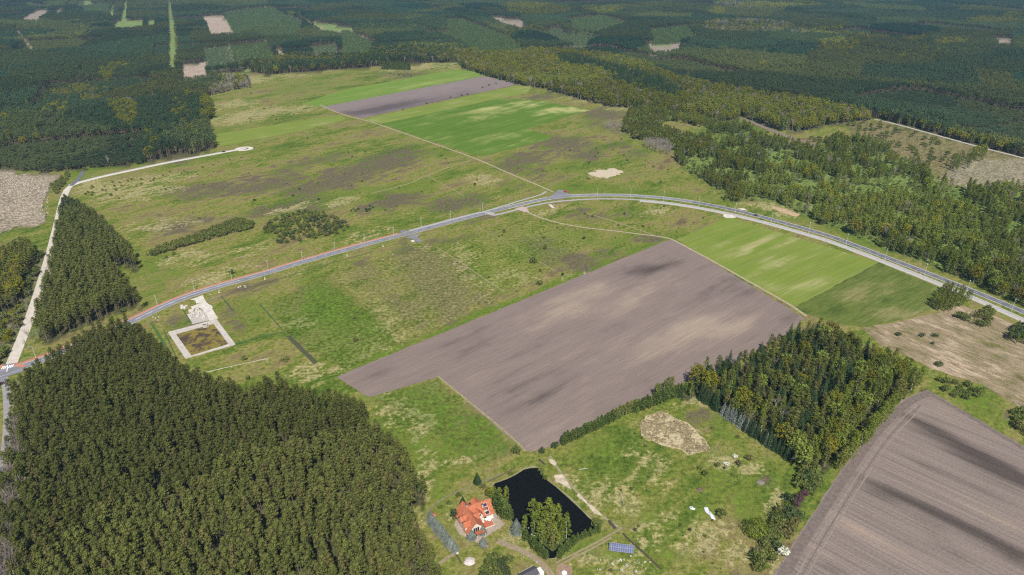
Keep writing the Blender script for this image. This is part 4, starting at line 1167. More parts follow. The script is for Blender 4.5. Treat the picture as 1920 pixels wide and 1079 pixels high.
# scattered small shrubs of the open heath
r_ = np.random.default_rng(21)
def dots(n, poly, label, group, hmin=.9, hmax=2.6, kinds=('bush', 'juniper', 'bush')):
    P = gp(poly); lo, hi = P.min(0), P.max(0); k = 0
    while k < n:
        q = r_.uniform(lo, hi)
        if not inside(q[None], P)[0] or any(polydist(q[None], L)[0] < w + 1 for L, w in ROADW): continue
        h = hmin + (hmax - hmin) * r_.random() ** 2
        TREES.append([kinds[r_.integers(len(kinds))], q[0], q[1], h, ('lone', label, group, h * r_.uniform(.55, .9))]); k += 1
dots(60, [(410,290),(640,235),(690,235),(860,295),(980,345),(740,400),(500,430),(300,460),(260,420),(220,370)], "small bush dotted on the heath above the road", "bushes dotted over the heath")
dots(26, [(400,180),(600,140),(690,140),(640,165),(560,195),(600,215),(420,245)], "small bush on the far pasture by the wood", "bushes on the far pasture", 1.2, 3.0)
dots(46, [(920,300),(1030,265),(1100,235),(1190,270),(1260,310),(1330,352),(1100,358),(1045,352)], "low bush on the heath right of the field track", "bushes right of the field track", 1.0, 3.0)
dots(40, [(820,460),(1000,405),(1150,440),(1250,445),(1080,510),(960,560),(900,540)], "tiny bush on the meadow below the road", "tiny bushes below the road", .6, 1.8)
dots(20, [(1050,400),(1180,380),(1340,400),(1260,440),(1150,425)], "small bush between the road bend and the sandy track", "bushes by the road bend", 1.0, 2.8)
dots(14, [(420,600),(530,560),(620,560),(700,640),(600,690),(540,640)], "tiny bush on the meadow by the concrete basin", "tiny bushes by the basin", .5, 1.2)
dots(24, [(1060,870),(1200,800),(1300,760),(1440,860),(1460,930),(1380,1000),(1200,960)], "small shrub in the meadow right of the pond", "shrubs in the meadow by the pond", .7, 2.2)
dots(14, [(1190,980),(1330,960),(1400,1060),(1250,1079),(1130,1079)], "small shrub on the rough grass at the bottom right", "shrubs at the bottom right", .7, 2.0)
dots(14, [(410,300),(460,295),(470,310),(330,340),(300,335)], "small bush beside the pale road", "bushes beside the pale road", 1.0, 2.4)

# ------------------------------------------------------------------ build trees: the largest 300 of a kind singly, the rest of the kind as one wood
NAME = dict(pine=("pine_tree", "tree"), spruce=("spruce_tree", "tree"), blue_spruce=("blue_spruce", "tree"), birch=("birch_tree", "tree"), oak=("oak_tree", "tree"), bare=("bare_tree", "tree"), dead=("dead_tree", "tree"), bush=("bush", "bush"), juniper=("juniper_bush", "bush"), thuja=("hedge_conifer", "tree"), willow=("willow_tree", "tree"), lime=("lime_green_tree", "tree"), blossom=("blossom_bush", "bush"), purple=("purple_bush", "bush"))
WOOD = dict(pine="pine_forest", spruce="spruce_stand", birch="birch_wood", oak="oak_wood", bare="bare_thicket", young="young_pine_plantation", bush="scrub", juniper="juniper_scrub", thuja="conifer_rows", lime="pale_wood")
WLAB = dict(pine="dense dark pine forest reaching to the far edge of view", birch="light green birch wood along the right side of the road", oak="yellow-green oak wood beyond the far fields", bare="grey leafless trees among the far woods", young="low plantations of young pines among the far stands", bush="low scrub on the rough ground", juniper="dark low scrub on the rough ground", spruce="dark spruces in the oak belt", thuja="green conifer rows", lime="pale trees")
RL = dict(near_pine="{} in the dense pine wood at the lower left", lane_bare="{} beside the narrow lane at the far left", strip_pine="{} in the pine strip beside the concrete road", road_bare="{} leaning over the concrete road", west_pine="{} in the grove left of the concrete road", west_scrub="{} in the scrub left of the concrete road", far_wood="{} in the great far forest", far_clumps="{} in the great far forest", far_edge="{} on the forest's edge behind the far pasture", grey_row="{} in the grey row at the far pasture's corner", oak_belt="{} in the mixed belt behind the far crop fields", spruce_rows="{} among the oaks of the far belt", birch_grove="{} in the grove right of the heath", east_wood="{} in the large wood along the road's right side", mixed_wood="{} in the mixed wood between the ploughed fields", meadow_thicket="{} in the thicket on the heath above the road", hedge_strip="{} in the hedge strip left of the heath thicket", east_shrubs="{} on the sandy ground by the road at right", field_edge_shrubs="{} above the right ploughed field's top edge", south_scrub="{} in the clump at the bottom edge near the house", west_edge_shrubs="{} at the edge of the pinkish clear-cut", track_shrubs="{} on dry ground below the pale road", east_glade="{} in the open glade of the right-hand woods", path_trees="{} in the row beyond the pale gravel path", glade_birches="{} in the small clump on the right-hand glade", grey_copse="{} in the grey copse at the heath's right edge", green_spruces="{} in the bright green block at the far pasture", brown_scrub="{} in the brown scrub at the far pasture", road_trees="{} in the clump beside the road bend", south_scrub_east="{} in the shrub belt along the right ploughed field")
LOOK = dict(pine="tall grey-green pine", spruce="dark pointed spruce", blue_spruce="blue spruce", birch="slender light green birch", oak="broad yellow-green oak", bare="leafless grey tree", dead="pale dead tree", bush="olive green bush", juniper="dark green bush", thuja="narrow green conifer", willow="weeping willow", lime="pale lime-green tree", blossom="white blossoming bush", purple="purple bush")

by_kind = {}
for t in TREES: by_kind.setdefault(t[0], []).append(t)
wood_col = {}
def scale_of(kind, t, H):
    s = t[3] / H
    reg = t[4]
    if isinstance(reg, tuple) and reg[3] is not None:
        if kind in ('bush', 'juniper', 'blossom', 'purple'): return (reg[3] / 1.0, reg[3] / 1.0, s)
        if reg[3] < 1.0: return (s * reg[3] * 1.0, s * reg[3] * 1.0, s)
        return (s * reg[3], s * reg[3], s)
    if kind in ('bush', 'juniper'): return (t[3] * .62, t[3] * .62, s)
    if reg in ('near_pine', 'strip_pine') and kind == 'pine': return (s * .92, s * .92, s)
    if reg in ('east_wood', 'birch_grove', 'oak_belt') and kind == 'birch': return (s * 1.28, s * 1.28, s)
    if isinstance(reg, tuple) and reg[2] == 'birches on the pond island': return (s * 1.22, s * 1.22, s)
    return (s, s, s)
stats = {}
def place_single(kind, t, i):
    tr, cr, wh, H = MODELS[kind][int(rk.integers(len(MODELS[kind])))]
    nm, cat = NAME[kind]
    reg = t[4]
    if isinstance(reg, tuple): lab, grp = reg[1], reg[2]
    else:
        lab = RL[reg].format(LOOK[kind]); grp = lab; lab = lab + place_words(reg, t[1], t[2])
    rz = float(rk.uniform(0, 6.283)); s = scale_of(kind, t, H)
    j = float(rk.uniform(.9, 1.12))
    s = (s[0] * j, s[1] * j * float(rk.uniform(.92, 1.08)), s[2])
    d = math.hypot(t[1], t[2], CAM_H)
    if FPX * t[3] / d > 20 or (kind in ('bush', 'juniper', 'blossom') and FPX * t[3] / d > 12):
        e = empty(nm, (t[1], t[2], 0), rz, lab, cat, grp); e.scale = s
        o = bpy.data.objects.new("trunk" if cat == "tree" else "stem", tr); COL.objects.link(o); o.parent = e
        o = bpy.data.objects.new("branches" if kind in ('bare', 'dead') else "crown", cr); COL.objects.link(o); o.parent = e
    else:
        o = mesh_obj(nm, wh, None, (t[1], t[2], 0), rz, s); tag(o, lab, cat, grp)

def gn_wood(name, label, pts, meshes, kind):
    """one object whose trees are placed by geometry nodes"""
    me = bpy.data.meshes.new(name)
    n = len(pts)
    me.from_pydata([(p[0], p[1], 0) for p in pts], [], [])
    def A(nm, tp, field, vals): me.attributes.new(nm, tp, 'POINT').data.foreach_set(field, np.asarray(vals, np.float32 if tp != 'INT' else np.int32).ravel())
    A('rz', 'FLOAT', 'value', [p[3] for p in pts])
    A('sc', 'FLOAT_VECTOR', 'vector', [p[2] for p in pts])
    A('var', 'INT', 'value', [p[4] for p in pts])
    o = bpy.data.objects.new(name, me); COL.objects.link(o)
    tag(o, label, None, None, "stuff")
    col = bpy.data.collections.new(name + "_models")
    for i, m in enumerate(meshes):
        q = bpy.data.objects.new("%s_model_%02d" % (name, i), m); col.objects.link(q)
    ng = bpy.data.node_groups.new(name + "_nodes", 'GeometryNodeTree')
    ng.interface.new_socket("Geometry", in_out='INPUT', socket_type='NodeSocketGeometry')
    ng.interface.new_socket("Geometry", in_out='OUTPUT', socket_type='NodeSocketGeometry')
    N = ng.nodes; L = ng.links
    gi, go = N.new("NodeGroupInput"), N.new("NodeGroupOutput")
    ci = N.new("GeometryNodeCollectionInfo"); ci.inputs[0].default_value = col
    ci.inputs["Separate Children"].default_value = True; ci.inputs["Reset Children"].default_value = True
    ip = N.new("GeometryNodeInstanceOnPoints"); ip.inputs["Pick Instance"].default_value = True
    def na(nm, tp):
        k = N.new("GeometryNodeInputNamedAttribute"); k.data_type = tp; k.inputs[0].default_value = nm
        return [s for s in k.outputs if s.enabled and s.name == "Attribute"][0]
    cx = N.new("ShaderNodeCombineXYZ"); L.new(na('rz', 'FLOAT'), cx.inputs[2])
    er = N.new("FunctionNodeEulerToRotation"); L.new(cx.outputs[0], er.inputs[0])
    L.new(gi.outputs[0], ip.inputs["Points"]); L.new(ci.outputs[0], ip.inputs["Instance"])
    L.new(na('var', 'INT'), ip.inputs["Instance Index"]); L.new(er.outputs[0], ip.inputs["Rotation"]); L.new(na('sc', 'FLOAT_VECTOR'), ip.inputs["Scale"])
    L.new(ip.outputs[0], go.inputs[0])
    md = o.modifiers.new("trees", 'NODES'); md.node_group = ng
    return o

REGB = {}
for t in TREES:
    if not isinstance(t[4], tuple): REGB.setdefault(t[4], []).append(proj(np.array([t[1]]), np.array([t[2]])))
REGB = {k: np.quantile(np.clip(np.array(v)[:, :, 0], (-5, -5), (1925, 1085)), (1 / 3, 2 / 3), axis=0) for k, v in REGB.items() if len(v) > 10}
def place_words(reg, x, y):
    if reg not in REGB: return ''
    px, py = proj(np.array([x]), np.array([y])); q = REGB[reg]
    h = 'left' if px[0] < q[0][0] else 'middle' if px[0] < q[1][0] else 'right'
    v = 'far' if py[0] < q[0][1] else 'near' if py[0] > q[1][1] else ''
    return ', ' + (v + ' ' if v else '') + h + ' part'
rk = np.random.default_rng(5)
for kind, L in by_kind.items():
    singles, rest = [], []
    if kind == 'young': rest = L
    else:
        A = np.array([[t[1], t[2], t[3]] for t in L])
        px, py = proj(A[:, 0], A[:, 1], A[:, 2] * .6)
        app = A[:, 2] / np.sqrt(A[:, 0] ** 2 + A[:, 1] ** 2 + CAM_H ** 2)
        inn = (px > -5) & (px < 1925) & (py > -5) & (py < 1085)
        far = np.array([t[4] == 'far_clumps' and kind == 'pine' for t in L])
        lone_ = np.array([isinstance(t[4], tuple) for t in L])
        order = np.argsort(-(app + lone_ * 5) * (inn & ~far))
        k = 0
        for i in order:
            if k < 295 and inn[i] and not far[i]: singles.append(L[i]); k += 1
            else: rest.append(L[i])
    for i, t in enumerate(singles): place_single(kind, t, i)
    stats[kind] = (len(singles), len(rest))
    if rest:
        ml = [m[2] for m in MODELS[kind]] if kind in MODELS else []
        n0 = len(ml); ml = ml + CL.get(kind, []) if kind in ('pine', 'young') else ml
        pts = []
        for t in rest:
            if kind == 'young': v = int(rk.integers(len(ml))); s = (1.0, 1.0, t[3] / 4.2)
            elif kind == 'pine' and t[4] == 'far_clumps': v = n0 + int(rk.integers(5)); s = (1.0, 1.0, t[3] / 16)
            else:
                v = int(rk.integers(max(1, n0))); s = scale_of(kind, t, MODELS[kind][v][3])
            j = float(rk.uniform(.88, 1.14))
            pts.append((t[1], t[2], (s[0] * j, s[1] * j, s[2]), float(rk.uniform(0, 6.283)), v))
        gn_wood(WOOD.get(kind, kind + "_wood"), WLAB.get(kind, "trees"), pts, ml, kind)
print("TREES", stats)
# ------------------------------------------------------------------ pond and its banks
wm, nt, out = new_mat("dark_pond_water")
b = NB(nt)
k = b.n("ShaderNodeBsdfPrincipled")
b.put(k.inputs["Base Color"], (.006, .0065, .006)); k.inputs["Roughness"].default_value = .06
k.inputs["IOR"].default_value = 1.33; k.inputs["Specular IOR Level"].default_value = .15
bp = b.n("ShaderNodeBump"); bp.inputs["Strength"].default_value = .02; bp.inputs["Distance"].default_value = .05
b.put(bp.inputs["Height"], b.noise(b.pos(), 1.2, 3)); nt.links.new(bp.outputs[0], k.inputs["Normal"])
nt.links.new(k.outputs[0], out.inputs[0])
POND = [(922,915),(930,907),(948,899),(967,890),(983,881),(996,877.5),(1008,878),(1012,884),(1016,890),(1022,899),(1031,904),(1042,913),(1058,928),(1075,942),(1090,957),(1104,971),(1114,980),(1119,989),(1096,1002),(1073,1012),(1055,1028),(1042,1046),(1032,1047),(1018,1032),(1000,1018),(985,1006),(968,990),(955,972),(940,945)]
bank_m = flat_mat("dry_bank", (.23, .21, .105), .35, .6)
cpx = np.mean(np.array(POND), 0)
slab("pond_bank", [tuple(cpx + (np.array(p) - cpx) * 1.04) for p in POND], .055, bank_m, wob=2.5)
slab("pond_water", POND, .10, wm, wob=1.2)
grass_m = flat_mat("rank_grass", (.062, .082, .022), .4, .5)
slab("pond_island", [(996,985),(1008,972),(1024,975),(1040,982),(1052,998),(1064,1010),(1060,1018),(1046,1030),(1036,1036),(1022,1026),(1008,1014),(998,1000)], .16, grass_m, wob=1.5)
sandp = flat_mat("pale_sand", (.46, .385, .275), .3, .4)
for i, P in enumerate(([(1024,862),(1038,862),(1046,870),(1040,875),(1030,870)], [(1041,889),(1051,893),(1063,905),(1077,919),(1074,921),(1058,909),(1046,900)], [(1083,925),(1093,934),(1115,952),(1127,965),(1118,966),(1100,948),(1084,930)],
        [(1104,326),(1122,318.5),(1150,316.5),(1171,319.5),(1160,329),(1140,334.5),(1122,333)], [(1447,388),(1470,391),(1500,404),(1496,408),(1470,400),(1452,394)])):
    slab("sand_patch", P, .06, sandp if i < 4 else flat_mat("warm_sand", (.40, .29, .17), .3, .3), wob=(3.0, 3.0, 3.0, 7.0, 5.0)[i])
reed_m = field_mat("dry_reed_litter", (.40, .335, .205), (.24, .21, .10), (.52, .44, .30), .4, fine=(.4, .9), mid=(.08, .2), mamp=.4, famp=.3)
REED = [(1199,796),(1212,782),(1237,772),(1262,783),(1267,787),(1288,795),(1301,808),(1320,825),(1332,840),(1330,847),(1307,848),(1292,853),(1278,842),(1257,838),(1240,833),(1218,826),(1205,815)]
slab("reed_patch", REED, .06, reed_m, wob=2.5)
straw_leaf = foliage_mat("reed_straw", (.42, .35, .21), (.52, .44, .28), var=.25, trans=.1)
tm = []
for v in range(3):
    mb = MB()
    for k in range(14):
        a = U(0, 6.283); r = U(0, .5); x, y = math.cos(a) * r, math.sin(a) * r; h = U(.5, 1.1); d = Vector((U(-.35, .35), U(-.35, .35), h)); w = U(.06, .14)
        mb.tri((x - w, y, 0), (x + w, y + .03, 0), (x + d.x, y + d.y, d.z))
        mb.tri((x, y - w, 0), (x, y + w, 0), (x + d.x * .8, y + d.y * .8, d.z * .9))
    tm.append(mb.mesh("reed_tuft", straw_leaf))
pts = []
P = gp(REED); lo, hi = P.min(0), P.max(0)
for q in rk.uniform(lo, hi, (2600, 2)):
    if inside(q[None], P)[0] and fbm(q[0] / 5, q[1] / 5) > .40: pts.append((q[0], q[1], (1.1, 1.1, float(rk.uniform(.6, 1.2))), float(rk.uniform(0, 6.28)), int(rk.integers(3))))
gn_wood("reed_bed", "pale patch of dry reeds in the meadow below the mixed wood", pts, tm, 'reed')
# grass tussocks: the rough, unmown turf near the camera
gm = [foliage_mat("grass_tussock_green", (.14, .185, .045), (.19, .21, .06), (.34, .29, .14), var=.25, trans=.15)]
tm = []
for v in range(4):
    mb = MB()
    for k in range(12):
        a = U(0, 6.283); r = U(0, .38); x, y = math.cos(a) * r, math.sin(a) * r; h = U(.15, .5); w = U(.07, .16)
        mb.tri((x - w, y, 0), (x + w, y + .03, 0), (x + U(-.25, .25), y + U(-.25, .25), h))
    tm.append(mb.mesh("grass_tussock", gm[0]))
pts = []
MEAD = [gp(p) for p in ([(700,745),(820,712),(980,850),(1030,845),(1160,795),(1310,745),(1480,865),(1500,930),(1440,1079),(830,1079),(780,990),(795,900)], [(440,650),(540,620),(620,580),(1240,470),(1270,440),(1100,380),(800,440),(500,520),(300,590),(420,690)], [(1490,578),(1648,494),(1765,542),(1740,590),(1620,614)], FALLOW)]
for P, n in zip(MEAD, (6000, 6000, 800, 1600)):
    lo, hi = P.min(0), P.max(0)
    Q = rk.uniform(lo, hi, (n * 2, 2)); Q = Q[inside(Q, P)]
    Q = Q[fbm(Q[:, 0] / 9, Q[:, 1] / 9) > .46]
    for L, w in ROADW: Q = Q[polydist(Q, L) > w * .8]
    Q = Q[~inside(Q, gp(POND))]
    Q = Q[~inside(Q, gp(PLOUGH_A))]
    for q in Q[:n]:
        s = float(rk.uniform(.5, 1.2)); pts.append((q[0], q[1], (s, s, s * .8), float(rk.uniform(0, 6.28)), int(rk.integers(4))))
gn_wood("grass_tussocks", "tussocks of rough grass on the meadows", pts, tm, 'grass')

# ------------------------------------------------------------------ concrete basin yard
def ring(name, outer, inner, z, mat):
    A, B = gp(outer), gp(inner); mb = MB(); n = len(A)
    for i in range(n):
        j = (i + 1) % n
        mb.quad((*A[i], z), (*A[j], z), (*B[j], z), (*B[i], z))
        mb.quad((*A[i], 0), (*A[j], 0), (*A[j], z), (*A[i], z)); mb.quad((*B[j], 0), (*B[i], 0), (*B[i], z), (*B[j], z))
    return tag(mb.build(name, mat), kind="structure")
slabm = flat_mat("weathered_slabs", (.44, .40, .35), .2, .45)
ring("basin_rim", [(315,624),(406,599.5),(442,647),(347.5,673.5)], [(330,627.5),(400.5,608),(428.5,646.5),(359,668)], .45, slabm)
bm_, nt, out = new_mat("mossy_basin_floor"); b = NB(nt); p = b.pos()
n1 = b.noise(p, .11, 5, .65, .8); n2 = b.noise(p, .8, 3)
c = b.mix(b.ss(n1, .42, .56), (.075, .055, .042), (.195, .155, .038)); c = b.mix(b.ss(n1, .58, .75), c, (.15, .165, .04))
b.diffuse(b.mulc(c, b.lin(n2, .3, .7, .75, 1.25)), out)
slab("basin_floor", [(328,627),(401,607),(430,647),(358,669)], .07, bm_)
slab("concrete_apron", [(357.5,576),(381,566.5),(386,566),(391,571),(397,573.5),(399,577),(397.5,579),(409,597.5),(393,602),(387,589),(378,579.5),(372,577),(360,579.5)], .09, concrete_pale)
slab("concrete_apron", [(368,570),(366,564),(357,562.5),(380,554),(386,566)], .12, concrete_pale)
slab("gravel_yard", [(350,590),(366,584),(382,583),(388,590),(393,601),(360,608.5)], .08, gravel)
def add_stones(name, label, pts, mat, smin, smax):
    mb = MB()
    for x, y in pts:
        X, Y = g(x, y); s = U(smin, smax)
        mb.box((X, Y, s * .25), (s, s * U(.5, .9), s * .6), 0, U(0, 3))
    o = mb.build(name, mat); return tag(o, label, None, None, "stuff")
random.seed(31)
pts = [(340 + U(0, 14), 577 + U(-2, 3)) for _ in range(9)] + [(355 + U(0, 22), 580 + U(0, 7)) for _ in range(16)] + [(352 + U(0, 30), 590 + U(0, 8)) for _ in range(10)]
add_stones("concrete_rubble", "broken white concrete pieces beside the basin's yard", pts, concrete_pale, .9, 2.4)
pts = [(380 + 123 * t + U(-2, 2), 700 - 28 * t + U(-1, 2)) for t in np.linspace(0, 1, 22)] + [(U(495, 504), U(672, 680)) for _ in range(8)]
add_stones("rubble_scatter", "pale rubble strewn in a line below the basin", pts, sandp0, .25, .8)
pts = [(445 + U(0, 18), 536 + U(0, 5)) for _ in range(14)] + [(U(286, 300), U(594, 602)) for _ in range(10)] + [(U(390, 396), U(551, 554)) for _ in range(4)] + [(U(640, 780), U(455, 490)) for _ in range(8)]
add_stones("roadside_rubble", "pale stones strewn along the road's lower verge", pts, concrete_pale, .3, .9)
pts = [(U(0, 90), U(335, 410)) for _ in range(260)] + [(U(-20, 60), U(325, 350)) for _ in range(120)]
add_stones("felled_brushwood", "grey brushwood left on the clear-cut at left", pts, twig_pale, .5, 1.5)
pts = [(U(1640, 1920), U(640, 720)) for _ in range(60)]
add_stones("field_stones", "scattered pale clods on the sandy fallow field", [q for q in pts if q[0] > 1700 or q[1] < 660], twig_pale, .2, .6)
pts = [(U(1120, 1240), U(1000, 1075)) for _ in range(26)] + [(U(960, 1010), U(985, 1065)) for _ in range(16)]
add_stones("garden_stones", "pale stones lying about the garden below the pond", pts, twig_pale, .25, .8)

# outlet structure; a near-black plate paints in the shade of its opening
e = empty("culvert_outlet", g3(384.5, 611), 0.15, "white concrete outlet box with a dark opening on the basin's upper rim", "culvert")
mb = MB()
for c, s in (((0, 1.1, .7), (3.4, .5, 1.4)), ((-1.5, -.3, .7), (.4, 2.3, 1.4)), ((1.5, -.3, .7), (.4, 2.3, 1.4)), ((0, -1.3, .5), (2.6, .4, 1.0))): mb.box(c, s)
mb.build("wall", concrete_pale, e)
mb = MB(); mb.box((0, -.15, .62), (2.55, 1.85, .05)); mb.build("shaft", flat_mat("dark_shaft", (.02, .02, .022), .1, 1), e)
mb = MB(); mb.box((1.4, -3.2, .45), (3.6, .5, .35), 0, .25); mb.build("apron_block", concrete_pale, e)

# ------------------------------------------------------------------ fences
fence_green = flat_mat("green_fence_wire", (.05, .14, .075), .15, 2)
fence_grey = flat_mat("grey_fence_wire", (.36, .36, .34), .15, 2)
wood_m = flat_mat("weathered_wood", (.20, .155, .115), .25, 3)
def fence(label, px_pts, h, mat, gap=3.0, rails=5, pr=.05, rr=.03):
    P = [Vector(g(*p)) for p in px_pts]
    o = P[0]
    e = empty("fence", (o.x, o.y, 0), 0, label, "fence")
    pm = MB(); pm.tube((0, 0, -.2), (0, 0, h + .1), pr, pr, 5); pme = pm.mesh("post", mat)
    wires = MB()
    for a, c in zip(P[:-1], P[1:]):
        L = (c - a).length; n = max(1, round(L / gap))
        for k in range(n + 1):
            q = a.lerp(c, k / n) - o
            w = bpy.data.objects.new("post", pme); COL.objects.link(w); w.parent = e; w.location = (q.x, q.y, 0)
        a, c = a - o, c - o
        for r in range(rails):
            z = .12 + (h - .15) * r / max(1, rails - 1)
            wires.tube((a.x, a.y, z), (c.x, c.y, z), rr, rr, 4, cap=False)
        for k in range(int(L / .5)):
            q = a.lerp(c, k / (L / .5)); wires.tube((q.x, q.y, .1), (q.x, q.y, h), rr * .7, rr * .7, 3, cap=False)
    w = wires.build("wire_mesh", mat, e); w["kind"] = "stuff"
    return e
fence("green wire fence running down the meadow right of the concrete yard", [(414.5,557),(439,587)], 2.0, fence_green)
fence("long green wire fence slanting down the meadow farther right", [(486,571),(530,621)], 2.0, fence_green)
fence("green wire fence left of the concrete basin down to the pine wood", [(307,622),(330,672)], 2.0, fence_green)
fence("green wire fence from the basin's right corner across the meadow", [(441,648),(490,634),(534,624)], 2.0, fence_green)
fence("pale wire fence along the top of the basin's yard", [(393,566),(414,557)], 2.0, fence_grey)
fence("green wire fence beside the gravel yard", [(343,583),(359,607)], 2.0, fence_green)
fence("wooden rail fence between the path and the pond's top bank", [(914,906),(935,896),(962,881)], 1.1, wood_m, 2.2, 3, .09, .06)
ditch_m = flat_mat("dark_ditch_soil", (.065, .05, .035), .3, 1)
for P, w in (([(1167,1000),(1185,1018),(1205,1035),(1240,1068)], 1.0), ([(1010,861),(1022,872)], 1.2), ([(1141,976),(1154,992)], 1.6), ([(853,1037),(866,1058)], .6)):
    trail(P, w, ditch_m, .085, "ditch")
gr_dk = flat_mat("ditch_grass", (.062, .068, .03), .35, .6)
trail([(540,630),(555,645),(572,662),(592,681)], 3.2, gr_dk, .085, "ditch")
trail([(283,605),(300,632),(318,665)], 2.0, flat_mat("ditch_lush", (.06, .115, .02), .3, .5), .085, "ditch")
trail([(450,527+12),(480,537),(520,524),(600,500),(700,472)], 1.2, flat_mat("verge_ditch", (.065, .10, .025), .3, .5), .08, "ditch")

# ------------------------------------------------------------------ street lamps
lampm = flat_mat("galvanised_steel", (.50, .51, .52), .08, 3, rough=.5)
lhead = flat_mat("lamp_head_white", (.74, .75, .76), .05, 3, rough=.5)
def lamp(x, y, face, label):
    X, Y = g(x, y)
    e = empty("street_lamp", (X, Y, 0), face, label, "street lamp", "street lamps along the main road")
    mb = MB(); mb.tube((0, 0, 0), (0, 0, 9.0), .16, .10, 6); mb.tube((0, 0, 0), (0, 0, .6), .24, .24, 6); mb.build("pole", lampm, e)
    mb = MB(); mb.tube((0, 0, 8.95), (0, -1.6, 9.25), .08, .07, 5); mb.build("arm", lampm, e)
    mb = MB(); mb.box((0, -1.9, 9.27), (.42, .95, .16)); mb.build("lamp_head", lhead, e)
ORD = ["first", "second", "third", "fourth", "fifth", "sixth", "seventh", "eighth", "ninth", "tenth", "eleventh", "twelfth"]
lamp(67.5, 671, -.4, "street lamp standing in the grass by the zebra crossing")
LW = [(295.5,574),(365,547),(435,525),(503.5,508.5),(567.5,490.5),(628.5,472),(684,457),(738.5,443)]
for i, (x, y) in enumerate(LW): lamp(x, y, .35, "%s street lamp from the left beside the red footpath" % ORD[i].capitalize())
LM = [(790,425.5),(845,412),(905,396)]
for i, (x, y) in enumerate(LM): lamp(x, y, .35, "%s street lamp from the left beside the grey footpath" % ORD[i].capitalize())
MX = np.array(MAIN_W); CX = np.array(CYC_S)
for i, x in enumerate((1120, 1182, 1244, 1310, 1378, 1446, 1516, 1586, 1659, 1733, 1812, 1896)):
    y0 = np.interp(x, MX[:, 0], MX[:, 1]); y1 = np.interp(x, CX[:, 0], CX[:, 1])
    lamp(x, y0 + (y1 - y0) * .60, math.pi + (-.1 - .1 * i * .6), "%s street lamp from the left on the strip between road and cycle path" % ORD[i].capitalize())

# small concrete headwalls on the verges
hw = MB(); hw.box((0, 0, .35), (.5, 3.4, .7)); hw.box((0, -1.7, .25), (1.1, .5, .5)); hw_me = hw.mesh("headwall", concrete_pale)
for (x, y), l in (((496.5,523),"below the red footpath's fourth lamp"),((650.5,479.5),"right of the sixth roadside lamp"),((411,547.5),"above the concrete yard's fence"),((718,462),"left of the paved road stubs")):
    X, Y = g(x, y); o = mesh_obj("culvert_headwall", hw_me, None, (X, Y, 0), .35); tag(o, "short white concrete headwall on the lower verge, " + l, "culvert")
slab("culvert_slab", [(1357,402),(1372,403.5),(1380,406.5),(1378,409.5),(1362,409.5),(1356,407)], .2, concrete_pale)
slab("culvert_slab", [(1383,391),(1395,391.5),(1402,395.5),(1390,394.5)], .24, concrete_pale)
slab("culvert_slab", [(770,451.5),(776,450.5),(778,454),(772,455)], .24, concrete_pale)
slab("culvert_slab", [(1027,384),(1034,384),(1040,390),(1036,391)], .1, concrete_pale)

# ------------------------------------------------------------------ vehicles
glass_dk = flat_mat("dark_glass", (.02, .023, .027), .1, 3, rough=.15, spec=.6)
tyre_m = flat_mat("tyre_rubber", (.025, .025, .026), .1, 4)
rim_m = flat_mat("wheel_rim", (.45, .45, .46), .05, 4, rough=.4)
light_m = flat_mat("lamp_glass", (.75, .74, .70), .05, 4, rough=.3)
red_lens = flat_mat("red_lens", (.45, .02, .02), .05, 4, rough=.3)
def car(x, y, rot, col, label, suv=False):
    paint = flat_mat("car_paint_" + label.split()[0], col, .06, 2, rough=.35, spec=.5)
    X, Y = g(x, y)
    e = empty("parked_car" if "parked" in label else "car", (X, Y, .16), rot, label, "car")
    h = 1.75 if suv else 1.5
    prof = [(-2.15, .35), (-2.2, .75), (-2.1, .98), (-1.1, 1.02), (1.0, .98), (2.05, .80), (2.2, .60), (2.15, .32)]
    mb = MB()
    for s in (-1, 1): mb.poly([(a, s * .88, z) for a, z in (prof if s < 0 else reversed(prof))])
    for (a, z), (c, w) in zip(prof, prof[1:] + prof[:1]): mb.quad((a, -.88, z), (a, .88, z), (c, .88, w), (c, -.88, w))
    cab = [(-2.0 if suv else -1.75, 1.0), (-1.7 if suv else -1.25, h - .04), (.15, h), (.95, 1.0)]
    R_ = MB(); R_.box(((cab[1][0] + cab[2][0]) / 2, 0, h), (cab[2][0] - cab[1][0] + .1, 1.36, .06)); 
    for s in (-1, 1):
        for (a, z), (a2, z2) in ((cab[0], cab[1]), (cab[3], cab[2])): R_.tube((a, s * .84, z), (a2, s * .68, z2), .05, .05, 4)
        R_.tube((-.45, s * .84, 1.0), (-.45, s * .68, h), .05, .05, 4)
    mb.build("body", paint, e); R_.build("roof", paint, e)
    W = MB()
    for s in (-1, 1): W.poly([(a, s * (.82 if z < 1.1 else .66), z) for a, z in (cab if s < 0 else list(reversed(cab)))])
    W.quad((cab[0][0], .82, 1.0), (cab[0][0], -.82, 1.0), (cab[1][0], -.66, h - .04), (cab[1][0], .66, h - .04))
    W.quad((cab[3][0], -.82, 1.0), (cab[3][0], .82, 1.0), (cab[2][0], .66, h), (cab[2][0], -.66, h))
    o = W.build("windows", glass_dk, e); o["kind"] = "stuff"
    o.name = "window_glass"
    for a in (-1.35, 1.35):
        for s in (-1, 1):
            q = MB(); q.tube((0, -.11, 0), (0, .11, 0), .33, .33, 12); w = q.build("wheel", tyre_m, e, (a, s * .80, .33))
            q = MB(); q.tube((0, -.12, 0), (0, .12, 0), .19, .19, 8); q.build("rim", rim_m, w)
    for s in (-1, 1):
        q = MB(); q.box((2.13, s * .62, .68), (.12, .36, .16)); q.build("headlight", light_m, e)
        q = MB(); q.box((-2.15, s * .64, .80), (.12, .30, .16)); q.build("tail_light", red_lens, e)
    return e
car(1060.5, 361, .35, (.50, .025, .02), "red car waiting at the field road junction")
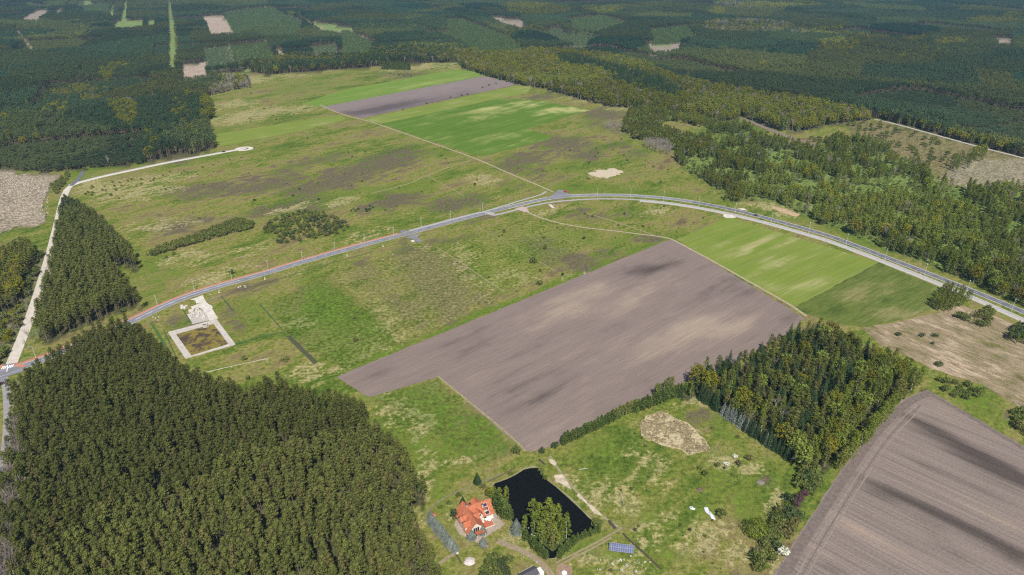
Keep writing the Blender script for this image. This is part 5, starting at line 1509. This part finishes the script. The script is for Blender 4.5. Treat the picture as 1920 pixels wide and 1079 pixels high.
car(1416, 405.5, -.50 + math.pi, (.035, .05, .085), "dark blue car driving on the road bend at right", True)
car(419.5, 285.8, .30, (.02, .02, .024), "black car on the pale road near the turning circle")
car(1.5, 722, .9, (.06, .012, .028), "dark purple car at the crossroads on the left edge", True)

# ------------------------------------------------------------------ house
roof_m, nt, out = new_mat("red_roof_tiles"); b = NB(nt); p = b.n("ShaderNodeTexCoord").outputs["Object"]
n1 = b.noise(p, .9, 4, .65); n2 = b.noise(p, 7, 2)
c = b.mix(b.ss(n1, .35, .7), (.36, .115, .060), (.50, .18, .095)); b.diffuse(b.mulc(c, b.lin(n2, .3, .7, .82, 1.16)), out)
wall_m = flat_mat("cream_render", (.66, .61, .52), .08, 1.2)
win_m = glass_dk
deck_m = flat_mat("red_terrace_tiles", (.40, .125, .07), .15, 2)
frame_m = flat_mat("white_frames", (.78, .77, .74), .05, 2)
O = g(874.4, 950.3, 8.0); E = g(921.5, 932.5, 8.0)
ang = math.atan2(E[1] - O[1], E[0] - O[0]); L1 = math.hypot(E[0] - O[0], E[1] - O[1])
hs_ = empty("house", (O[0], O[1], 0), ang, "house with orange-red tiled roofs, dormers and three roof panels beside the pond", "house")
hs_.scale = (.94, .94, .94)
HW, RZ, EZ, L2 = 4.6, 8.0, 3.3, 11.6
def gable_roof(mb, along_x, a0, a1, c, hw, rz, ez, t=.22, over=.45):
    """two tiled slopes with thickness; ridge runs along x (or y) at cross position c"""
    k = (rz - ez) / hw
    for s in (-1, 1):
        w = hw + over
        z = rz - k * w
        A = [(a0, c, rz), (a1, c, rz), (a1, c + s * w, z), (a0, c + s * w, z)]
        B = [(p[0], p[1], p[2] - t) for p in A]
        if not along_x: A = [(p[1], p[0], p[2]) for p in A]; B = [(p[1], p[0], p[2]) for p in B]
        mb.poly(A); mb.poly(B)
        for i in range(4): mb.quad(A[i], A[(i + 1) % 4], B[(i + 1) % 4], B[i])
def gable_wall(mb, along_x, a0, a1, c, hw, rz, ez):
    for a in (a0, a1):
        P = [(a, c - hw, 0), (a, c + hw, 0), (a, c + hw, ez), (a, c, rz), (a, c - hw, ez)]
        mb.poly([(p if along_x else (p[1], p[0], p[2])) for p in P])
    for s in (-1, 1):
        P = [(a0, c + s * hw, 0), (a1, c + s * hw, 0), (a1, c + s * hw, ez), (a0, c + s * hw, ez)]
        mb.poly([(p if along_x else (p[1], p[0], p[2])) for p in P])
mb = MB(); gable_wall(mb, True, .0, L1 - .4, 0, HW - .1, RZ - .3, EZ - .1); gable_wall(mb, False, -L2 + .4, 4.4, 0, HW - .3, RZ - .4, EZ - .2); mb.build("wall", wall_m, hs_)
mb = MB(); gable_roof(mb, True, .0, L1, 0, HW, RZ - .02, EZ); rf1 = mb.build("roof", roof_m, hs_)
mb = MB(); gable_roof(mb, False, -L2, 4.9, 0, HW, RZ, EZ + .05); rf2 = mb.build("roof", roof_m, hs_)
k = (RZ - EZ) / HW; sl = math.atan(k)
# ridge caps
mb = MB(); mb.tube((-.0, 0, RZ + .04), (L1, 0, RZ + .02), .14, .14, 6); mb.tube((0, -L2, RZ + .05), (0, 4.9, RZ + .05), .14, .14, 6); mb.build("ridge_cap", flat_mat("ridge_tiles", (.46, .17, .10), .1, 3), rf1)
# dormers: small gables standing in the slopes
def dormer(x, y, dx, dy, w, ln, rz):
    """gable pointing along (dx, dy) from (x, y) at the ridge end"""
    M = Matrix.Translation((x, y, 0)) @ Matrix.Rotation(math.atan2(dy, dx), 4, 'Z')
    t = MB(); gable_roof(t, True, 0, ln, 0, w, rz, rz - w * .85, .16, .3)
    q = MB(); q.add(t, M); rf = q.build("dormer_roof", roof_m, hs_)
    t = MB(); gable_wall(t, True, .1, ln - .35, 0, w - .1, rz - .2, rz - w * .85); q = MB(); q.add(t, M); d = q.build("dormer", wall_m, hs_)
    t = MB(); t.box((ln - .33, 0, rz - w * .95), (.08, w * .9, w * .7)); q = MB(); q.add(t, M); q.build("window", win_m, d)
    t = MB(); t.box((ln - .31, 0, rz - w * .95 - w * .38), (.14, w * 1.0, .1)); t.box((ln - .31, 0, rz - w * .95 + w * .36), (.14, w * 1.0, .1)); q = MB(); q.add(t, M); q.build("frame", frame_m, d)
dormer(-.8, -3.2, -1, 0, 1.7, 4.4, 6.9)
dormer(-.8, -7.4, -1, 0, 1.7, 4.4, 6.9)
dormer(4.6, -.8, 0, -1, 1.9, 4.6, 6.9)
dormer(.8, -4.6, 1, 0, 1.5, 3.6, 6.6)
dormer(6.2, .8, 0, 1, 1.9, 4.6, 7.2)
dormer(8.6, -1.4, 0, -1, 1.0, 2.4, 6.4)
# roof collectors, flush with the front slope
for i in range(3):
    d = .9 + i * 1.35
    t = MB(); M = Matrix.Translation((L1 - 3.6, -d - .55, RZ - k * (d + .55) + .14)) @ Matrix.Rotation(sl, 4, 'X')
    t.box((0, 0, 0), (2.1, 1.5, .10), 0, 0, M); p_ = t.build("solar_panel", flat_mat("dark_collector", (.035, .022, .045), .1, 2, rough=.3), hs_)
    t = MB()
    for c, s in (((0, -.78, .02), (2.25, .08, .14)), ((0, .78, .02), (2.25, .08, .14)), ((-1.09, 0, .02), (.08, 1.5, .14)), ((1.09, 0, .02), (.08, 1.5, .14))): t.box(c, s, 0, 0, M)
    t.build("frame", frame_m, p_)
for x, y in ((.55, .9), (7.6, -2.4)):
    t = MB(); t.box((x, y, RZ - .4), (.7, .7, 2.2)); c_ = t.build("chimney", flat_mat("chimney_brick", (.55, .46, .40), .15, 4), hs_)
    t = MB(); t.box((x, y, RZ + .75), (.86, .86, .12)); t.build("chimney_cap", flat_mat("dark_cap", (.08, .075, .07), .1, 3), c_)
# windows and doors in the walls
for x in (2.2, 5.2, 8.0):
    t = MB(); t.box((x, -HW + .06, 1.7), (1.3, .1, 1.3)); w_ = t.build("window", win_m, hs_)
    t = MB(); t.box((x, -HW + .03, 1.02), (1.5, .16, .08)); t.build("sill", frame_m, w_)
t = MB(); t.box((0, -L2 + .38, 2.9), (3.2, .12, 3.6)); g_ = t.build("window", win_m, hs_)
t = MB()
for x in (-1.6, -.5, .5, 1.6): t.box((x, -L2 + .31, 2.9), (.1, .1, 3.6))
t.build("frame", frame_m, g_)
t = MB(); t.box((2.6, -L2 + .38, 1.1), (1.0, .12, 2.1)); d_ = t.build("door", flat_mat("brown_door", (.16, .08, .04), .15, 3), hs_)
t = MB(); t.box((2.95, -L2 + .28, 1.1), (.06, .08, .16)); t.build("handle", rim_m, d_)
for y in (-2.4, -6.5, -9.6):
    t = MB(); t.box((-HW + .26, y, 1.6), (.1, 1.2, 1.3)); w_ = t.build("window", win_m, hs_)
# porch canopy over the gable end
t = MB(); M = Matrix.Translation((1.4, -L2 - 1.2, 2.7)) @ Matrix.Rotation(-.25, 4, 'X'); t.box((0, 0, 0), (4.6, 2.8, .14), 0, 0, M); pc = t.build("porch_roof", roof_m, hs_)
t = MB()
for x in (-.7, 3.5): t.tube((x, -L2 - 2.4, 0), (x, -L2 - 2.4, 2.3), .09, .09, 6)
t.build("post", frame_m, pc)
# raised red terrace with a white balustrade and furniture
t = MB(); t.box((7.2, -7.4, .3), (6.4, 5.2, .6)); te = t.build("terrace", deck_m, hs_)
t = MB()
for c, s in (((7.2, -4.62, .62), (6.6, .28, .66)), ((10.5, -7.4, .52), (.16, 5.4, .46)), ((7.2, -10.08, .52), (6.6, .16, .46))): t.box(c, s)
t.build("parapet", wall_m, te)
t = MB(); t.box((9.6, -5.6, 1.2), (4.2, 1.5, .12)); aw = t.build("awning", frame_m, hs_)
for i, (x, y) in enumerate(((5.4, -6.0), (8.6, -6.4))):
    X = Matrix.Translation((O[0], O[1], 0)) @ Matrix.Rotation(ang, 4, 'Z') @ Vector((x, y, .6))
    e = empty("garden_table", X, ang, ("garden table on the red terrace near the house corner", "garden table on the red terrace's outer side")[i], "table")
    t = MB(); t.tube((0, 0, .70), (0, 0, .75), .75, .75, 12); t.build("table_top", frame_m, e)
    for a in (.8, 2.4, 3.9, 5.5):
        t = MB(); t.tube((math.cos(a) * .5, math.sin(a) * .5, 0), (math.cos(a) * .5, math.sin(a) * .5, .7), .04, .04, 5); t.build("leg", rim_m, e)
slab("house_forecourt", [(862,960),(852,985),(862,1002),(880,1012),(900,1022),(915,1028),(908,1010),(930,995),(946,985),(930,962),(900,975),(880,990)], .07, flat_mat("pinkish_gravel", (.32, .26, .20), .25, .8), wob=1)
# little red-roofed hut at the head of the spruce row
X, Y = g(813, 972)
e = empty("garden_hut", (X, Y, 0), .5, "small garden hut with an orange roof at the spruce row's top", "hut")
t = MB(); t.box((0, 0, 1), (2.0, 2.0, 2.0)); t.build("wall", wood_m, e)
t = MB(); ap = (0, 0, 3.1); q = [(-1.35, -1.35, 1.95), (1.35, -1.35, 1.95), (1.35, 1.35, 1.95), (-1.35, 1.35, 1.95)]
for i in range(4): t.tri(q[i], q[(i + 1) % 4], ap)
t.poly(q); t.build("roof", roof_m, e)
# low building at the bottom edge
A0, A1 = Vector(g(974, 1075, 3.4)), Vector(g(1001, 1061, 3.4))
a_ = math.atan2((A1 - A0).y, (A1 - A0).x); LL = (A1 - A0).length
e = empty("outbuilding", (A0.x, A0.y, 0), a_, "low white outbuilding with a dark slatted roof at the bottom edge", "outbuilding")
t = MB(); gable_wall(t, True, .2, LL, -1.6, 2.6, 3.2, 2.4); t.build("wall", flat_mat("white_render", (.72, .69, .63), .08, 1.5), e)
dk = flat_mat("dark_roof_felt", (.075, .068, .075), .2, 2)
t = MB(); gable_roof(t, True, -.2, LL + .4, -1.6, 2.0, 3.5, 2.7, .15, .3); rf = t.build("roof", dk, e)
for i in range(7):
    t = MB(); x = .3 + (LL - .3) * i / 6
    M = Matrix.Translation((x, -1.6 - 1.1, 3.5 - .44 + .06)) @ Matrix.Rotation(math.atan(.4), 4, 'X'); t.box((0, 0, 0), (.12, 2.2, .12), 0, 0, M); t.build("slat", flat_mat("grey_slats", (.16, .15, .16), .1, 3), rf)
for x in (1.5, 3.6, 5.8):
    t = MB(); t.box((x, -4.25, 1.4), (1.1, .12, 1.2)); t.build("window", win_m, e)
t = MB(); t.box((LL + 1.5, -2.6, 1.1), (2.0, 3.2, 2.2)); t.build("annex", flat_mat("white_plaster", (.74, .72, .67), .06, 1.5), e)
t = MB(); t.box((-1.6, -1.2, .9), (2.2, 2.2, 1.8)); t.build("annex", flat_mat("pale_plaster", (.70, .68, .63), .06, 1.5), e)
# round white well
X, Y = g(1058, 1076)
slab("bare_soil_circle", [(1058 + 16 * math.cos(t), 1072 + 13 * math.sin(t)) for t in np.linspace(0, 6.1, 16)], .07, flat_mat("bare_reddish_soil", (.27, .18, .125), .3, .6), wob=1)
e = empty("garden_well", (X, Y, 0), 0, "round white well cover on a patch of bare soil", "well")
t = MB(); t.tube((0, 0, 0), (0, 0, .6), 1.25, 1.2, 20); t.build("ring", concrete_pale, e)
t = MB(); t.tube((0, 0, .6), (0, 0, .72), 1.05, .95, 20); t.build("lid", frame_m, e)
# heaps
def heap(x, y, r, h, mat, name, label, n=16):
    X, Y = g(x, y); mb = MB(); rings = [(1, 0), (.75, .45), (.45, .85), (.0, 1.0)]
    L = []
    for f, z in rings[:-1]: L.append([(r * f * math.cos(2 * math.pi * i / n) * U(.85, 1.15), r * f * math.sin(2 * math.pi * i / n) * U(.85, 1.15), h * z * U(.8, 1.1)) for i in range(n)])
    for A, B in zip(L[:-1], L[1:]):
        for i in range(n): mb.quad(A[i], A[(i + 1) % n], B[(i + 1) % n], B[i])
    for i in range(n): mb.tri(L[-1][i], L[-1][(i + 1) % n], (0, 0, h))
    o = mb.build(name, mat, None, (X, Y, 0)); return tag(o, label, "heap")
heap(880, 1053, 2.4, .9, flat_mat("pinkish_stones", (.52, .46, .43), .35, 2.5), "stone_heap", "heap of pinkish stones on the lawn below the spruce row")
heap(857, 1037, .8, .6, concrete_pale, "white_boulder", "white boulder at the lower end of the spruce row")
heap(1427, 905, 1.8, .3, flat_mat("ash", (.20, .17, .15), .3, 2), "ash_heap", "grey-brown ash heap in the lower right meadow")
heap(1312, 918, 1.7, .8, flat_mat("brown_earth", (.13, .085, .06), .3, 2), "soil_heap", "dark brown soil heap near the yellow-green bush at right")
# torn white sheeting
tarp = flat_mat("white_sheeting", (.66, .68, .70), .08, 1.5, rough=.5)
def sheeting(P, label):
    Q = gp(P); c = Q.mean(0); mb = MB()
    for i in range(len(Q)):
        a, d = Q[i] - c, Q[(i + 1) % len(Q)] - c
        mb.tri((*a, U(.1, .3)), (*d, U(.1, .3)), (U(-.2, .2), U(-.2, .2), U(.5, .9)))
    tag(mb.build("plastic_sheet", tarp, None, (c[0], c[1], 0)), label, "plastic sheet")
sheeting([(1292,951),(1298,950),(1304,955),(1302,957),(1295,956)], "small white plastic sheet lying left of the larger white heap")
sheeting([(1320,952),(1327,952),(1331,959),(1338,967),(1342,975),(1335,975),(1330,966),(1322,960)], "long torn white plastic sheet beside the round green shrub")
# covered trailer at the tip of the wood
X, Y = g(1487, 861)
e = empty("trailer", (X, Y, 0), .6, "small white trailer parked at the mixed wood's lower tip", "trailer")
e.scale = (.62, .62, .62)
t = MB(); t.box((0, 0, 1.1), (2.4, 1.5, 1.3)); t.build("body", flat_mat("pale_blue_cover", (.55, .60, .68), .1, 1.5), e)
t = MB(); t.tube((1.2, 0, .5), (2.2, 0, .45), .05, .05, 5); t.build("drawbar", rim_m, e)
for s in (-1, 1):
    t = MB(); t.tube((0, s * .72, .32), (0, s * .9, .32), .32, .32, 10); t.build("wheel", tyre_m, e)
# ------------------------------------------------------------------ ground solar array
B0, B1 = Vector(g(1142, 1032.5, .5)), Vector(g(1188.5, 1038.5, .5))
aa = math.atan2((B1 - B0).y, (B1 - B0).x); LL = (B1 - B0).length
e = empty("solar_array", (B0.x, B0.y, 0), aa, "ground-mounted array of dark blue solar panels in two rows below the pond", "solar array")
cell, nt, out = new_mat("solar_cells"); b = NB(nt)
k_ = b.n("ShaderNodeBsdfPrincipled"); p = b.n("ShaderNodeTexCoord").outputs["Object"]
b.put(k_.inputs["Base Color"], b.mix(b.ss(b.noise(p, .8, 3), .35, .65), (.05, .065, .15), (.075, .095, .19))); k_.inputs["Roughness"].default_value = .22
nt.links.new(k_.outputs[0], out.inputs[0])
alu = flat_mat("aluminium", (.36, .38, .43), .05, 3, rough=.45)
n = 11; w = LL / n; ph = 1.75; tilt = R(32)
pm_ = MB(); pm_.box((0, 0, 0), (w - .06, ph - .06, .05)); pme = pm_.mesh("panel", cell)
fm_ = MB()
for c, s in (((0, ph / 2 - .05, 0), (w - .02, .05, .08)), ((0, -ph / 2 + .05, 0), (w - .02, .05, .08)), ((w / 2 - .05, 0, 0), (.05, ph - .02, .08)), ((-w / 2 + .05, 0, 0), (.05, ph - .02, .08)), ((0, 0, .035), (w - .2, .03, .01))): fm_.box(c, s)
fme = fm_.mesh("frame", alu)
for i in range(n):
    for j in range(2):
        d = (j + .5) * ph
        o = bpy.data.objects.new("panel", pme); COL.objects.link(o); o.parent = e
        o.location = ((i + .5) * w, d * math.cos(tilt), .5 + d * math.sin(tilt)); o.rotation_euler = (tilt, 0, 0)
        q = bpy.data.objects.new("frame", fme); COL.objects.link(q); q.parent = o
for i in range(5):
    x = LL * (i + .5) / 5
    t = MB(); t.tube((x, .3, 0), (x, .3, .6), .05, .05, 5); t.tube((x, 2.7, 0), (x, 2.7, 2.05), .05, .05, 5); t.tube((x, .3, .55), (x, 2.7, 2.05), .04, .04, 4); t.build("support", alu, e)
# ------------------------------------------------------------------ garden tracks
dirt = flat_mat("dirt_track_soil", (.25, .20, .125), .25, .7)
trail([(932,1014),(950,1022),(977,1032),(1000,1045),(1018,1060),(1035,1079),(1045,1100)], 3.0, dirt, .075, "dirt_track")
trail([(1042,1056),(1072,1041),(1113,1021),(1144,1003),(1166,991)], .9, dirt, .075, "dirt_track")
trail([(1046,1062),(1076,1046),(1116,1026),(1147,1008)], .9, dirt, .075, "dirt_track")
trail([(820,1060),(840,1045),(856,1038)], 1.6, dirt, .075, "dirt_track")
trail([(795,965),(815,945),(850,925),(900,905),(940,888)], 1.2, flat_mat("beaten_grass", (.17, .16, .07), .3, .5), .07, "trodden_path")
trail([(1030,855),(1060,900),(1090,930),(1130,970),(1165,992)], 1.6, bank_m, .058, "trodden_path")
# fallen birch and branches in the meadow
for i, (x, y, x2, y2, l) in enumerate(((1086,881,1102,880,"grey fallen trunk in the meadow above the sand strip"), (1164,925,1170,950,"thin pale fallen stem in the meadow right of the sand strip"), (1595,228,1612,214,"leaning white dead trunk in the right-hand glade"))):
    a, c = g3(x, y), g3(x2, y2); mb = MB(); d = c - a
    mb.tube((0, 0, .2), (d.x, d.y, .5 if i < 2 else 6), .2, .1, 6); q = mb.build("fallen_trunk", twig_pale, None, a); tag(q, l, "tree trunk")
    q2 = MB(); q2.tube((d.x * .5, d.y * .5, .3), (d.x * .7 - d.y * .2, d.y * .7 + d.x * .2, .8), .07, .03, 4); q2.tube((d.x * .6, d.y * .6, .3), (d.x * .8 + d.y * .15, d.y * .8 - d.x * .15, .7), .06, .02, 4); q2.build("branch", twig_pale, q)

# ------------------------------------------------------------------ air
hz, nt, out = new_mat("haze_air")
vol = nt.nodes.new("ShaderNodeVolumePrincipled")
vol.inputs["Color"].default_value = (.34, .66, 1.0, 1)
vol.inputs["Density"].default_value = HAZE
vol.inputs["Anisotropy"].default_value = 0.0
nt.links.new(vol.outputs[0], out.inputs["Volume"])
mb = MB(); mb.box((0, 13000, 129), (80000, 40000, 262)); o = mb.build("haze", hz); tag(o, kind="stuff")
